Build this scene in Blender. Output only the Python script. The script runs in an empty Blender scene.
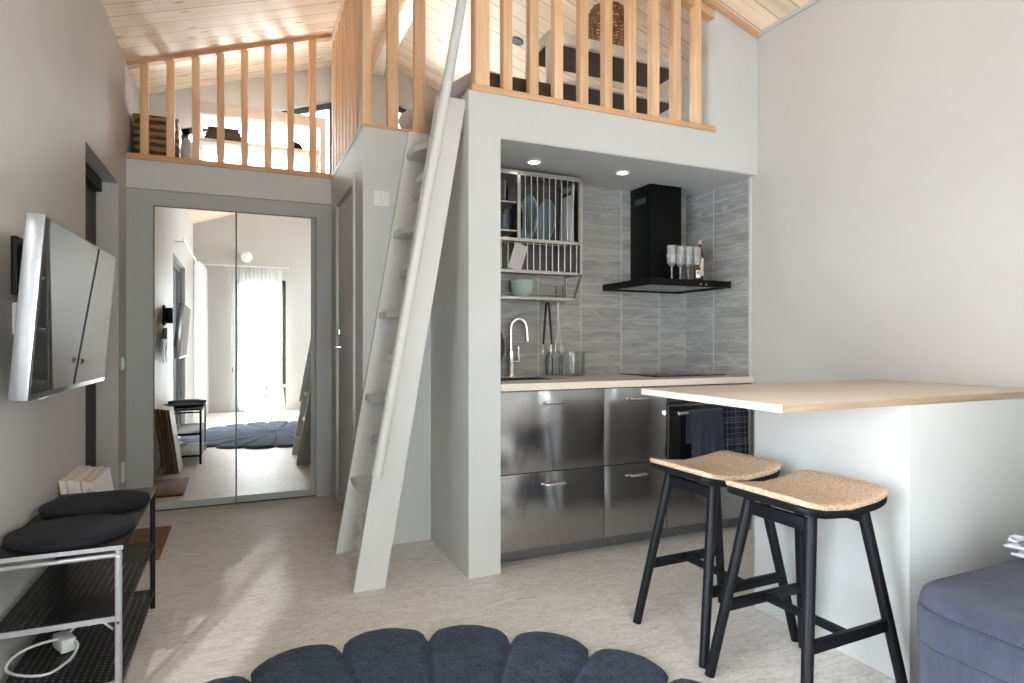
import bpy, bmesh, math, random
from mathutils import Vector, Matrix
random.seed(7)
S = bpy.context.scene
COL = S.collection
PI = math.pi
W = {}          # world origin of each built object

# ------------------------------------------------------------------ materials
def newmat(name):
    m = bpy.data.materials.new(name); m.use_nodes = True
    nt = m.node_tree
    return m, nt, nt.nodes['Principled BSDF']

def setp(b, **k):
    for a, v in k.items():
        key = {'rough': 'Roughness', 'metal': 'Metallic', 'spec': 'Specular IOR Level', 'coat': 'Coat Weight',
               'trans': 'Transmission Weight', 'ior': 'IOR', 'sheen': 'Sheen Weight', 'aniso': 'Anisotropic',
               'anrot': 'Anisotropic Rotation', 'coatr': 'Coat Roughness'}[a]
        b.inputs[key].default_value = v

def node(nt, typ, **k):
    n = nt.nodes.new(typ)
    for a, v in k.items(): setattr(n, a, v)
    return n

def objco(nt, scale=(1, 1, 1), rot=(0, 0, 0), kind='Object'):
    tc = node(nt, 'ShaderNodeTexCoord'); mp = node(nt, 'ShaderNodeMapping')
    mp.inputs['Scale'].default_value = scale; mp.inputs['Rotation'].default_value = rot
    nt.links.new(tc.outputs[kind], mp.inputs['Vector'])
    return mp.outputs['Vector']

def noise(nt, vec, scale, detail=4, rough=.55, dist=0):
    n = node(nt, 'ShaderNodeTexNoise'); n.inputs['Scale'].default_value = scale
    n.inputs['Detail'].default_value = detail; n.inputs['Roughness'].default_value = rough
    n.inputs['Distortion'].default_value = dist
    nt.links.new(vec, n.inputs['Vector']); return n.outputs['Fac']

def ramp(nt, fac, stops):
    r = node(nt, 'ShaderNodeValToRGB'); cr = r.color_ramp
    while len(cr.elements) < len(stops): cr.elements.new(.5)
    for e, (p, c) in zip(cr.elements, stops):
        e.position = p; e.color = (c[0], c[1], c[2], 1) if len(c) == 3 else c
    nt.links.new(fac, r.inputs['Fac']); return r.outputs['Color']

def bump(nt, b, h, strength=.2, dist=.01):
    n = node(nt, 'ShaderNodeBump'); n.inputs['Strength'].default_value = strength
    n.inputs['Distance'].default_value = dist
    nt.links.new(h, n.inputs['Height']); nt.links.new(n.outputs['Normal'], b.inputs['Normal'])

def math_(nt, op, a, c=None, clamp=False):
    n = node(nt, 'ShaderNodeMath', operation=op, use_clamp=clamp)
    for i, v in enumerate((a, c)):
        if v is None: continue
        if isinstance(v, (int, float)): n.inputs[i].default_value = v
        else: nt.links.new(v, n.inputs[i])
    return n.outputs[0]

def plain(name, col, rough=.5, metal=0, var=.06, bumps=0, nscale=60, **k):
    m, nt, b = newmat(name)
    v = objco(nt)
    f = noise(nt, v, nscale, 3)
    c = ramp(nt, f, [(.3, [x * (1 - var) for x in col]), (.7, [min(1, x * (1 + var)) for x in col])])
    nt.links.new(c, b.inputs['Base Color'])
    setp(b, rough=rough, metal=metal, **k)
    if bumps: bump(nt, b, f, bumps, .004)
    return m

def paint(name, col, rough=.55):
    m, nt, b = newmat(name)
    v = objco(nt)
    f = noise(nt, v, 3.0, 5, .6); g = noise(nt, v, 180, 2)
    c = ramp(nt, f, [(.25, [x * .965 for x in col]), (.75, [x * 1.03 for x in col])])
    nt.links.new(c, b.inputs['Base Color']); setp(b, rough=rough, spec=.35)
    bump(nt, b, g, .08, .002)
    return m

def wood(name, light, dark, axis=2, ring=14, rough=.5, spec=.35):
    m, nt, b = newmat(name)
    sc = [ring, ring, ring]; sc[axis] = ring * .05
    v = objco(nt, sc)
    add = node(nt, 'ShaderNodeVectorMath', operation='ADD')
    oi = node(nt, 'ShaderNodeObjectInfo')
    mul = node(nt, 'ShaderNodeVectorMath', operation='SCALE'); mul.inputs['Scale'].default_value = 37
    cmb = node(nt, 'ShaderNodeCombineXYZ')
    for i in range(3): nt.links.new(oi.outputs['Random'], cmb.inputs[i])
    nt.links.new(cmb.outputs[0], mul.inputs[0])
    nt.links.new(v, add.inputs[0]); nt.links.new(mul.outputs[0], add.inputs[1])
    f = noise(nt, add.outputs[0], 1.6, 6, .6, 1.2)
    g = noise(nt, add.outputs[0], 7, 3, .6)
    t = math_(nt, 'ADD', math_(nt, 'MULTIPLY', f, .75), math_(nt, 'MULTIPLY', g, .25))
    mid = [(a + c) / 2 for a, c in zip(light, dark)]
    c = ramp(nt, t, [(.3, dark), (.48, mid), (.62, light)])
    hsv = node(nt, 'ShaderNodeHueSaturation')
    nt.links.new(c, hsv.inputs['Color'])
    nt.links.new(math_(nt, 'ADD', math_(nt, 'MULTIPLY', oi.outputs['Random'], .22), .89), hsv.inputs['Value'])
    nt.links.new(hsv.outputs[0], b.inputs['Base Color']); setp(b, rough=rough, spec=spec)
    bump(nt, b, t, .12, .003)
    return m

def planks(name, light, dark, pitch=.135):
    # boards run along x (down the roof slope), joints every pitch along y
    m, nt, b = newmat(name)
    tc = node(nt, 'ShaderNodeTexCoord'); sp = node(nt, 'ShaderNodeSeparateXYZ')
    nt.links.new(tc.outputs['Object'], sp.inputs[0])
    y = math_(nt, 'DIVIDE', sp.outputs['Y'], pitch)
    idx = math_(nt, 'FLOOR', y); fr = math_(nt, 'FRACT', y)
    wn = node(nt, 'ShaderNodeTexWhiteNoise', noise_dimensions='1D'); nt.links.new(idx, wn.inputs['W'])
    cmb = node(nt, 'ShaderNodeCombineXYZ')
    nt.links.new(math_(nt, 'ADD', math_(nt, 'MULTIPLY', sp.outputs['X'], .9), math_(nt, 'MULTIPLY', wn.outputs['Value'], 40)), cmb.inputs[0])
    nt.links.new(math_(nt, 'MULTIPLY', sp.outputs['Y'], 22), cmb.inputs[1])
    f = noise(nt, cmb.outputs[0], 1.3, 5, .6, .8)
    cmb2 = node(nt, 'ShaderNodeCombineXYZ')
    nt.links.new(math_(nt, 'ADD', math_(nt, 'MULTIPLY', sp.outputs['X'], 5.5), math_(nt, 'MULTIPLY', wn.outputs['Value'], 91)), cmb2.inputs[0])
    nt.links.new(math_(nt, 'MULTIPLY', sp.outputs['Y'], 22), cmb2.inputs[1])
    vo = node(nt, 'ShaderNodeTexVoronoi'); vo.inputs['Scale'].default_value = .55
    nt.links.new(cmb2.outputs[0], vo.inputs['Vector'])
    kn = ramp(nt, vo.outputs['Distance'], [(.04, (0, 0, 0)), (.14, (1, 1, 1))])
    mid = [(a + c) / 2 for a, c in zip(light, dark)]
    c = ramp(nt, f, [(.28, dark), (.45, mid), (.62, light)])
    mk = node(nt, 'ShaderNodeMix', data_type='RGBA'); mk.inputs['A'].default_value = (.30, .16, .08, 1)
    nt.links.new(kn, mk.inputs['Factor']); nt.links.new(c, mk.inputs['B'])
    gap = math_(nt, 'LESS_THAN', math_(nt, 'MINIMUM', fr, math_(nt, 'SUBTRACT', 1, fr)), .022)
    mg = node(nt, 'ShaderNodeMix', data_type='RGBA'); mg.inputs['B'].default_value = (.50, .33, .20, 1)
    nt.links.new(gap, mg.inputs['Factor']); nt.links.new(mk.outputs['Result'], mg.inputs['A'])
    hsv = node(nt, 'ShaderNodeHueSaturation'); nt.links.new(mg.outputs['Result'], hsv.inputs['Color'])
    nt.links.new(math_(nt, 'ADD', math_(nt, 'MULTIPLY', wn.outputs['Value'], .18), .91), hsv.inputs['Value'])
    nt.links.new(hsv.outputs[0], b.inputs['Base Color']); setp(b, rough=.5, spec=.3)
    bump(nt, b, math_(nt, 'SUBTRACT', 1, gap), .5, .004)
    return m

def tilemat(name, off):
    m, nt, b = newmat(name)
    tc = node(nt, 'ShaderNodeTexCoord'); sp = node(nt, 'ShaderNodeSeparateXYZ')
    nt.links.new(tc.outputs['Object'], sp.inputs[0])
    # horizontal run: x on the back wall, y on the side wall
    run = math_(nt, 'SUBTRACT', sp.outputs['X'], sp.outputs['Y'])
    TW, TH = .298, .0742
    a = math_(nt, 'DIVIDE', math_(nt, 'ADD', run, off), TW)
    r = math_(nt, 'DIVIDE', sp.outputs['Z'], TH)
    fa = math_(nt, 'FRACT', a); frz = math_(nt, 'FRACT', r)
    ia = math_(nt, 'FLOOR', a); ir = math_(nt, 'FLOOR', r)
    ea = math_(nt, 'MULTIPLY', math_(nt, 'MINIMUM', fa, math_(nt, 'SUBTRACT', 1, fa)), TW)
    er = math_(nt, 'MULTIPLY', math_(nt, 'MINIMUM', frz, math_(nt, 'SUBTRACT', 1, frz)), TH)
    gv = math_(nt, 'LESS_THAN', ea, .0022); gh = math_(nt, 'LESS_THAN', er, .0012)
    wn = node(nt, 'ShaderNodeTexWhiteNoise', noise_dimensions='2D')
    cw = node(nt, 'ShaderNodeCombineXYZ'); nt.links.new(ia, cw.inputs[0]); nt.links.new(ir, cw.inputs[1])
    nt.links.new(cw.outputs[0], wn.inputs['Vector'])
    cv = node(nt, 'ShaderNodeCombineXYZ')
    nt.links.new(math_(nt, 'ADD', math_(nt, 'MULTIPLY', run, 5), math_(nt, 'MULTIPLY', wn.outputs['Value'], 50)), cv.inputs[0])
    nt.links.new(math_(nt, 'MULTIPLY', sp.outputs['Z'], 26), cv.inputs[2])
    f = noise(nt, cv.outputs[0], 1.0, 4, .5, 1.4)
    c = ramp(nt, f, [(.25, (.26, .258, .256)), (.5, (.335, .332, .329)), (.75, (.43, .427, .42))])
    hsv = node(nt, 'ShaderNodeHueSaturation'); nt.links.new(c, hsv.inputs['Color'])
    nt.links.new(math_(nt, 'ADD', math_(nt, 'MULTIPLY', wn.outputs['Value'], .16), .92), hsv.inputs['Value'])
    m1 = node(nt, 'ShaderNodeMix', data_type='RGBA'); m1.inputs['B'].default_value = (.62, .62, .61, 1)
    nt.links.new(gv, m1.inputs['Factor']); nt.links.new(hsv.outputs[0], m1.inputs['A'])
    m2 = node(nt, 'ShaderNodeMix', data_type='RGBA'); m2.inputs['B'].default_value = (.5, .5, .5, 1)
    nt.links.new(gh, m2.inputs['Factor']); nt.links.new(m1.outputs['Result'], m2.inputs['A'])
    nt.links.new(m2.outputs['Result'], b.inputs['Base Color']); setp(b, rough=.22, spec=.5)
    bump(nt, b, f, .35, .012)
    return m

def floormat(name):
    m, nt, b = newmat(name)
    v = objco(nt, (1, 1, 1), (0, 0, .35))
    big = noise(nt, v, 1.1, 4, .6, .4)
    v2 = objco(nt, (6, 24, 10), (0, 0, .18))
    fib = noise(nt, v2, 1.5, 7, .7, 1.8)
    v3 = objco(nt, (18, 38, 10), (0, 0, -.45))
    fib2 = noise(nt, v3, 1.4, 6, .7, 2.2)
    t = math_(nt, 'ADD', math_(nt, 'MULTIPLY', fib, .55), math_(nt, 'MULTIPLY', fib2, .45))
    c = ramp(nt, t, [(.35, (.46, .43, .405)), (.47, (.68, .655, .635)), (.58, (.83, .815, .80))])
    d = ramp(nt, big, [(.3, (.90, .87, .84)), (.7, (1, 1, 1))])
    mx = node(nt, 'ShaderNodeMix', data_type='RGBA', blend_type='MULTIPLY'); mx.inputs['Factor'].default_value = 1
    nt.links.new(c, mx.inputs['A']); nt.links.new(d, mx.inputs['B'])
    nt.links.new(mx.outputs['Result'], b.inputs['Base Color']); setp(b, rough=.48, spec=.35)
    bump(nt, b, t, .3, .006)
    return m

def steelmat(name, col=(.50, .50, .51), rough=.26, aniso=.8):
    m, nt, b = newmat(name)
    v = objco(nt, (3, 3, 240))
    f = noise(nt, v, 1.5, 3)
    c = ramp(nt, f, [(.3, [x * .94 for x in col]), (.7, [x * 1.05 for x in col])])
    nt.links.new(c, b.inputs['Base Color']); setp(b, rough=rough, metal=1, aniso=aniso, anrot=.25)
    if aniso:
        tg = node(nt, 'ShaderNodeTangent', direction_type='RADIAL', axis='Z')
        nt.links.new(tg.outputs[0], b.inputs['Tangent'])
    w = noise(nt, objco(nt, (2.5, 2.5, .35)), 1.6, 1)
    bump(nt, b, w, .10, .02)
    return m

def glassmat(name, tint=(1, 1, 1), rough=0.0, refl=.9, milk=0):
    # thin pane: transparent with a Fresnel reflection
    m = bpy.data.materials.new(name); m.use_nodes = True; nt = m.node_tree; nt.nodes.clear()
    o = node(nt, 'ShaderNodeOutputMaterial'); t = node(nt, 'ShaderNodeBsdfTransparent'); g = node(nt, 'ShaderNodeBsdfGlossy')
    fr = node(nt, 'ShaderNodeFresnel'); mx = node(nt, 'ShaderNodeMixShader'); fr.inputs['IOR'].default_value = 1.45
    t.inputs['Color'].default_value = (*tint, 1); g.inputs['Roughness'].default_value = rough
    f = math_(nt, 'MULTIPLY', fr.outputs[0], refl)
    nt.links.new(f, mx.inputs[0]); nt.links.new(t.outputs[0], mx.inputs[1]); nt.links.new(g.outputs[0], mx.inputs[2])
    out = mx.outputs[0]
    if milk:        # white mixed in for the bright highlights on the glass
        d = node(nt, 'ShaderNodeBsdfDiffuse'); d.inputs['Color'].default_value = (.9, .9, .9, 1)
        m2 = node(nt, 'ShaderNodeMixShader'); m2.inputs[0].default_value = milk
        nt.links.new(out, m2.inputs[1]); nt.links.new(d.outputs[0], m2.inputs[2]); out = m2.outputs[0]
    nt.links.new(out, o.inputs['Surface']); return m

def sheermat(name, trans=.5):
    m = bpy.data.materials.new(name); m.use_nodes = True; nt = m.node_tree; nt.nodes.clear()
    o = node(nt, 'ShaderNodeOutputMaterial'); t = node(nt, 'ShaderNodeBsdfTransparent')
    d = node(nt, 'ShaderNodeBsdfDiffuse'); l = node(nt, 'ShaderNodeBsdfTranslucent')
    a = node(nt, 'ShaderNodeMixShader'); c = node(nt, 'ShaderNodeMixShader')
    w = noise(nt, objco(nt), 400, 2)
    col = ramp(nt, w, [(.3, (.80, .80, .79)), (.7, (.9, .9, .89))])
    nt.links.new(col, d.inputs['Color']); nt.links.new(col, l.inputs['Color'])
    a.inputs[0].default_value = .55; c.inputs[0].default_value = trans
    nt.links.new(d.outputs[0], a.inputs[1]); nt.links.new(l.outputs[0], a.inputs[2])
    nt.links.new(a.outputs[0], c.inputs[1]); nt.links.new(t.outputs[0], c.inputs[2])
    nt.links.new(c.outputs[0], o.inputs['Surface']); return m

def perfmat(name, col=(.012, .012, .013)):
    # perforated sheet steel: staggered slots cut through the sheet
    m, nt, b = newmat(name)
    tc = node(nt, 'ShaderNodeTexCoord'); sp = node(nt, 'ShaderNodeSeparateXYZ')
    nt.links.new(tc.outputs['Object'], sp.inputs[0])
    u = math_(nt, 'DIVIDE', sp.outputs['X'], .021); v = math_(nt, 'DIVIDE', sp.outputs['Y'], .018)
    row = math_(nt, 'FLOOR', u)
    sh = math_(nt, 'MULTIPLY', math_(nt, 'MODULO', math_(nt, 'ABSOLUTE', row), 2), .5)
    fu = math_(nt, 'SUBTRACT', math_(nt, 'FRACT', u), .5); fv = math_(nt, 'SUBTRACT', math_(nt, 'FRACT', math_(nt, 'ADD', v, sh)), .5)
    r2 = math_(nt, 'ADD', math_(nt, 'MULTIPLY', fu, fu), math_(nt, 'MULTIPLY', fv, fv))
    hole = math_(nt, 'LESS_THAN', r2, .075)
    b.inputs['Base Color'].default_value = (*col, 1); setp(b, rough=.4, spec=.5)
    nt.links.new(math_(nt, 'SUBTRACT', 1, hole), b.inputs['Alpha'])
    return m

def fabric(name, col, scale=500, var=.3, bumps=.35, rough=.95, sheen=.3, axis=None, pitch=.004):
    m, nt, b = newmat(name)
    v = objco(nt)
    f = noise(nt, v, scale, 2); g = noise(nt, v, 14, 5, .65)
    t = math_(nt, 'ADD', math_(nt, 'MULTIPLY', f, .5), math_(nt, 'MULTIPLY', g, .5))
    c = ramp(nt, t, [(.3, [x * (1 - var) for x in col]), (.7, [min(1, x * (1 + var)) for x in col])])
    nt.links.new(c, b.inputs['Base Color']); setp(b, rough=rough, sheen=sheen, spec=.15)
    h = f
    if axis is not None:
        tc = node(nt, 'ShaderNodeTexCoord'); sp = node(nt, 'ShaderNodeSeparateXYZ'); nt.links.new(tc.outputs['Object'], sp.inputs[0])
        src = sp.outputs[axis] if isinstance(axis, str) else math_(nt, 'ADD', sp.outputs['X'], sp.outputs['Y'])
        h = math_(nt, 'ABSOLUTE', math_(nt, 'SINE', math_(nt, 'MULTIPLY', src, PI / pitch)))
    bump(nt, b, h, bumps, .003)
    return m

def weave(name, light, dark):
    m, nt, b = newmat(name)
    v = objco(nt, (1, 1, 1))
    vo = node(nt, 'ShaderNodeTexVoronoi'); vo.inputs['Scale'].default_value = 140
    nt.links.new(v, vo.inputs['Vector'])
    g = noise(nt, v, 40, 3)
    t = math_(nt, 'ADD', math_(nt, 'MULTIPLY', vo.outputs['Distance'], .9), math_(nt, 'MULTIPLY', g, .3))
    c = ramp(nt, t, [(.25, light), (.6, [(a + d) / 2 for a, d in zip(light, dark)]), (.9, dark)])
    nt.links.new(c, b.inputs['Base Color']); setp(b, rough=.85, spec=.2)
    bump(nt, b, math_(nt, 'SUBTRACT', 1, vo.outputs['Distance']), .7, .006)
    return m

def stripes(name, light, dark, axis='Z', pitch=.03):
    m, nt, b = newmat(name)
    tc = node(nt, 'ShaderNodeTexCoord'); sp = node(nt, 'ShaderNodeSeparateXYZ'); nt.links.new(tc.outputs['Object'], sp.inputs[0])
    s = math_(nt, 'SINE', math_(nt, 'MULTIPLY', sp.outputs[axis], 2 * PI / pitch))
    n = noise(nt, objco(nt, (6, 6, 30)), 3, 4)
    t = math_(nt, 'ADD', math_(nt, 'MULTIPLY', s, .2), n)
    c = ramp(nt, t, [(.3, dark), (.7, light)])
    nt.links.new(c, b.inputs['Base Color']); setp(b, rough=.7)
    bump(nt, b, s, .5, .006)
    return m

def plaid(name):
    m, nt, b = newmat(name)
    tc = node(nt, 'ShaderNodeTexCoord'); sp = node(nt, 'ShaderNodeSeparateXYZ'); nt.links.new(tc.outputs['Object'], sp.inputs[0])
    def line(sock, pitch, w, off):
        f = math_(nt, 'FRACT', math_(nt, 'ADD', math_(nt, 'DIVIDE', sock, pitch), off)); return math_(nt, 'LESS_THAN', f, w)
    a = line(sp.outputs['X'], .031, .10, .2); c = line(sp.outputs['Z'], .031, .10, .1)
    w1 = line(sp.outputs['X'], .124, .28, .15); w2 = line(sp.outputs['Z'], .124, .28, .3)
    t = math_(nt, 'ADD', math_(nt, 'MULTIPLY', math_(nt, 'MAXIMUM', a, c), .6), math_(nt, 'MULTIPLY', math_(nt, 'ADD', w1, w2), .14))
    col = ramp(nt, t, [(0, (.013, .014, .022)), (.3, (.06, .06, .075)), (.9, (.17, .17, .185))])
    nt.links.new(col, b.inputs['Base Color']); setp(b, rough=.95, spec=.15)
    return m

def blotch(name, a, c, scale=30):
    m, nt, b = newmat(name)
    f = noise(nt, objco(nt), scale, 3, .6, 1)
    col = ramp(nt, f, [(.44, a), (.52, c)])
    nt.links.new(col, b.inputs['Base Color']); setp(b, rough=.9, spec=.2)
    return m


M = {}
SKY, SUN, EXPO = 7.6, 11, 2.25
M['wall'] = paint('wall_paint', (.515, .502, .482)); M['ladder'] = paint('ladder_paint', (.67, .675, .67), .4)
M['pale'] = paint('cool_lit_paint', (.575, .588, .588))  # wall paint again, its cooler brighter light put into the colour
M['soffit'] = paint('soffit_paint', (.58, .59, .60))
M['wardrobe'] = paint('wardrobe_paint', (.40, .42, .42), .5)
M['white'] = plain('white_lacquer', (.78, .78, .77), .4, var=.02)
M['whiteplastic'] = plain('white_plastic', (.8, .8, .79), .35, var=.02)
M['floor'] = floormat('floor_boarding')
M['planks'] = planks('pine_boarding', (.91, .76, .60), (.79, .60, .43))
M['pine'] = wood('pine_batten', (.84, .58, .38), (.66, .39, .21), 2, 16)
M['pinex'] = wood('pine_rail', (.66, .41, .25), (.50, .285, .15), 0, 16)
M['beam'] = wood('pale_beam', (.84, .74, .62), (.74, .60, .46), 1, 10)
M['tile'] = tilemat('wavy_grey_tile', 1.412); M['tileside'] = tilemat('wavy_grey_side_tile', .325)
M['steel'] = steelmat('brushed_steel', (.42, .42, .43), .19, .75)
M['chrome'] = plain('chrome', (.72, .72, .73), .12, 1, var=.02)
M['silver'] = plain('silver_and_sunlit_black', (.42, .42, .44), .35, .4, var=.03); M['tvcase'] = plain('grey_casing', (.42, .43, .45), .32, 1, var=.03); M['tvscreen'] = plain('tv_glass', (.006, .006, .007), .012, 0, var=0, spec=.9)  # silver also carries the sunlight on the bench's near metal
M['black'] = plain('black_metal', (.009, .009, .010), .45, 0, var=.1, spec=.2)
M['blackgloss'] = plain('black_glass', (.006, .006, .007), .06, 0, var=.05, spec=.6)
M['hood'] = plain('black_enamel', (.004, .004, .0045), .4, 0, var=.1, spec=.12)
M['blackwood'] = wood('black_stained_wood', (.008, .009, .012), (.005, .005, .007), 2, 20, .42, .2)
M['oak'] = wood('pale_birch_top', (.70, .61, .52), (.62, .525, .43), 0, 12, .42)
M['oakedge'] = wood('plywood_edge', (.46, .345, .25), (.33, .235, .16), 0, 40, .5)
M['birch'] = plain('birch_edge', (.73, .66, .58), .45, var=.05)
M['mirror'] = plain('mirror_glass', (.93, .94, .94), .0, 1, var=0)
M['darkedge'] = plain('dark_edge', (.05, .05, .05), .5)
M['glass'] = glassmat('window_glass', (.96, .98, .97))
M['glasst'] = glassmat('dimming_glass', (.68, .70, .71))  # tint added to weaken the daylight through the near pane
M['glass2'] = glassmat('darker_dimming_glass', (.52, .53, .53))  # stronger tint added to dim the sun patch by the bench
M['drink'] = glassmat('drinking_glass', (.93, .94, .94), .03, 1.3); M['crystal'] = glassmat('cut_crystal', (.95, .95, .95), .05, 1.2, .16); M['clear'] = glassmat('clear_glass', (.96, .97, .97), .02, .55)
M['sheer'] = sheermat('sheer_curtain')
M['navy'] = fabric('navy_wool', (.012, .013, .019), 300, .25, .3, sheen=.04)
M['rug'] = fabric('navy_rug_pile', (.030, .045, .078), 70, .8, 1.0, sheen=.1)
M['sofa'] = fabric('blue_corduroy', (.060, .069, .110), 220, .35, .5, sheen=.15, axis=1, pitch=.0045)
M['perf'] = perfmat('perforated_steel')
M['weave'] = weave('woven_seagrass', (.78, .61, .46), (.50, .34, .22))
M['rattan'] = plain('rattan', (.34, .19, .095), .6, var=.35, nscale=25)
M['trunk'] = stripes('banana_leaf', (.33, .19, .09), (.045, .024, .014), 'Z', .05)
M['mat'] = stripes('coir', (.36, .185, .09), (.25, .125, .06), 'X', .007)
M['towelnavy'] = fabric('navy_towel', (.018, .022, .042), 300, .25, .4)
M['plaid'] = plaid('plaid_towel')
M['bluegrey'] = plain('bluegrey_stoneware', (.42, .55, .62), .25, var=.05)
M['navyware'] = plain('dark_stoneware', (.06, .08, .10), .25, var=.1)
M['green'] = plain('celadon_stoneware', (.44, .56, .48), .25, var=.04)
M['linen'] = fabric('grey_linen', (.52, .50, .50), 250, .12, .3)
M['darkwood'] = wood('dark_veneer', (.10, .066, .045), (.045, .03, .02), 0, 14, .45)
M['brownboard'] = wood('brown_board', (.36, .235, .15), (.17, .10, .065), 2, 14, .5)
M['cap'] = plain('gold_cap', (.5, .4, .28), .35, .5)
M['amber'] = plain('amber_liquor', (.075, .03, .014), .15, var=.1)
M['label'] = blotch('printed_label', (.75, .74, .72), (.7, .69, .67))
M['knit'] = blotch('patterned_cushion', (.03, .04, .075), (.62, .62, .66), 26)
m_, nt_, b_ = newmat('opal_globe'); b_.inputs['Base Color'].default_value = (.9, .9, .88, 1); M['globe'] = m_
M['chromes'] = plain('satin_steel', (.50, .48, .455), .34, 1, var=.08)
M['tassel'] = plain('tassel_yarn', (.55, .56, .62), .9, var=.2)
m_, nt_, b_ = newmat('lit_lens'); b_.inputs['Base Color'].default_value = (.9, .9, .88, 1); b_.inputs['Emission Color'].default_value = (1, .94, .85, 1); b_.inputs['Emission Strength'].default_value = 2.5; M['litlens'] = m_
M['plinth'] = plain('plinth_steel', (.22, .22, .22), .4, .7, var=.1)
M['rackback'] = plain('dull_steel', (.10, .10, .10), .4, .6, var=.1)
M['gapdark'] = plain('shadow_gap', (.03, .03, .032), .7)

# ------------------------------------------------------------------ geometry helper
class B:
    def __init__(s): s.bm = bmesh.new(); s.mi = 0
    def _tag(s, faces):
        for f in faces: f.material_index = s.mi
    def box(s, x0, x1, y0, y1, z0, z1, bev=0, seg=2, mat=None):
        vs = [s.bm.verts.new((x, y, z)) for x in (x0, x1) for y in (y0, y1) for z in (z0, z1)]
        F = [(0, 1, 3, 2), (4, 6, 7, 5), (0, 4, 5, 1), (2, 3, 7, 6), (0, 2, 6, 4), (1, 5, 7, 3)]
        fs = [s.bm.faces.new([vs[i] for i in f]) for f in F]
        if mat is not None:
            for v in vs: v.co = mat @ v.co
        s._tag(fs)
        if bev:
            es = list({e for f in fs for e in f.edges})
            r = bmesh.ops.bevel(s.bm, geom=es, offset=bev, segments=seg, profile=.5, affect='EDGES')
            s._tag(r['faces'])
        return s
    def prism(s, poly, axis, a0, a1, bev=0):
        # poly in the two other axes (in x,y,z order), extruded along axis
        def P(p, a):
            q = list(p); q.insert(axis, a); return q
        v0 = [s.bm.verts.new(P(p, a0)) for p in poly]; v1 = [s.bm.verts.new(P(p, a1)) for p in poly]
        n = len(poly); fs = [s.bm.faces.new(v0), s.bm.faces.new(v1[::-1])]
        for i in range(n):
            fs.append(s.bm.faces.new([v0[i], v1[i], v1[(i + 1) % n], v0[(i + 1) % n]]))
        s._tag(fs)
        if bev:
            es = list({e for f in fs for e in f.edges})
            r = bmesh.ops.bevel(s.bm, geom=es, offset=bev, segments=2, profile=.5, affect='EDGES'); s._tag(r['faces'])
        return s
    def ring(s, c, n, u, r, seg):
        n = n.normalized(); v = n.cross(u).normalized(); u = v.cross(n)
        return [s.bm.verts.new(c + (u * math.cos(t) + v * math.sin(t)) * r) for t in [2 * PI * k / seg for k in range(seg)]]
    def tube(s, pts, r, seg=10, cap=True, closed=False):
        pts = [Vector(p) for p in pts]; n = len(pts)
        rs = r if isinstance(r, (list, tuple)) else [r] * n
        up = Vector((0, 0, 1)); rings = []
        for i, p in enumerate(pts):
            if closed: d = pts[(i + 1) % n] - pts[i - 1]
            else: d = pts[min(i + 1, n - 1)] - pts[max(i - 1, 0)]
            if d.length < 1e-9: d = Vector((0, 0, 1))
            u = up if abs(d.normalized().dot(up)) < .95 else Vector((1, 0, 0))
            if i and not closed: u = lastu
            w = d.normalized(); uu = (u - w * u.dot(w))
            if uu.length < 1e-6: uu = Vector((1, 0, 0)) - w * w.x
            lastu = uu.normalized(); rings.append(s.ring(p, d, lastu, rs[i], seg))
        fs = []
        for i in range(n if closed else n - 1):
            a, b = rings[i], rings[(i + 1) % n]
            for k in range(seg):
                fs.append(s.bm.faces.new([a[k], a[(k + 1) % seg], b[(k + 1) % seg], b[k]]))
        if cap and not closed:
            fs.append(s.bm.faces.new(rings[0][::-1])); fs.append(s.bm.faces.new(rings[-1]))
        s._tag(fs); return s
    def lathe(s, prof, c=(0, 0, 0), seg=28, mat=None):
        # prof: list of (radius, z)
        c = Vector(c); rows = []
        for r, z in prof:
            if r < 1e-6:
                rows.append([s.bm.verts.new(c + Vector((0, 0, z)))])
            else:
                rows.append([s.bm.verts.new(c + Vector((r * math.cos(2 * PI * k / seg), r * math.sin(2 * PI * k / seg), z))) for k in range(seg)])
        fs = []
        for a, b in zip(rows, rows[1:]):
            for k in range(seg):
                q = [a[k % len(a)], a[(k + 1) % len(a)], b[(k + 1) % len(b)], b[k % len(b)]]
                u = []
                for v in q:
                    if v not in u: u.append(v)
                if len(u) > 2: fs.append(s.bm.faces.new(u))
        if mat is not None:
            for row in rows:
                for v in row: v.co = mat @ v.co
        s._tag(fs); return s
    def grid(s, fn, nu, nv, closed_u=False):
        vs = [[s.bm.verts.new(fn(i / nu, j / nv)) for j in range(nv + 1)] for i in range(nu + (0 if closed_u else 1))]
        fs = []
        for i in range(nu):
            a = vs[i]; b = vs[(i + 1) % len(vs)]
            for j in range(nv): fs.append(s.bm.faces.new([a[j], b[j], b[j + 1], a[j + 1]]))
        s._tag(fs); return s
    def mul(s, mt):
        bmesh.ops.transform(s.bm, matrix=mt, verts=s.bm.verts); return s

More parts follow.
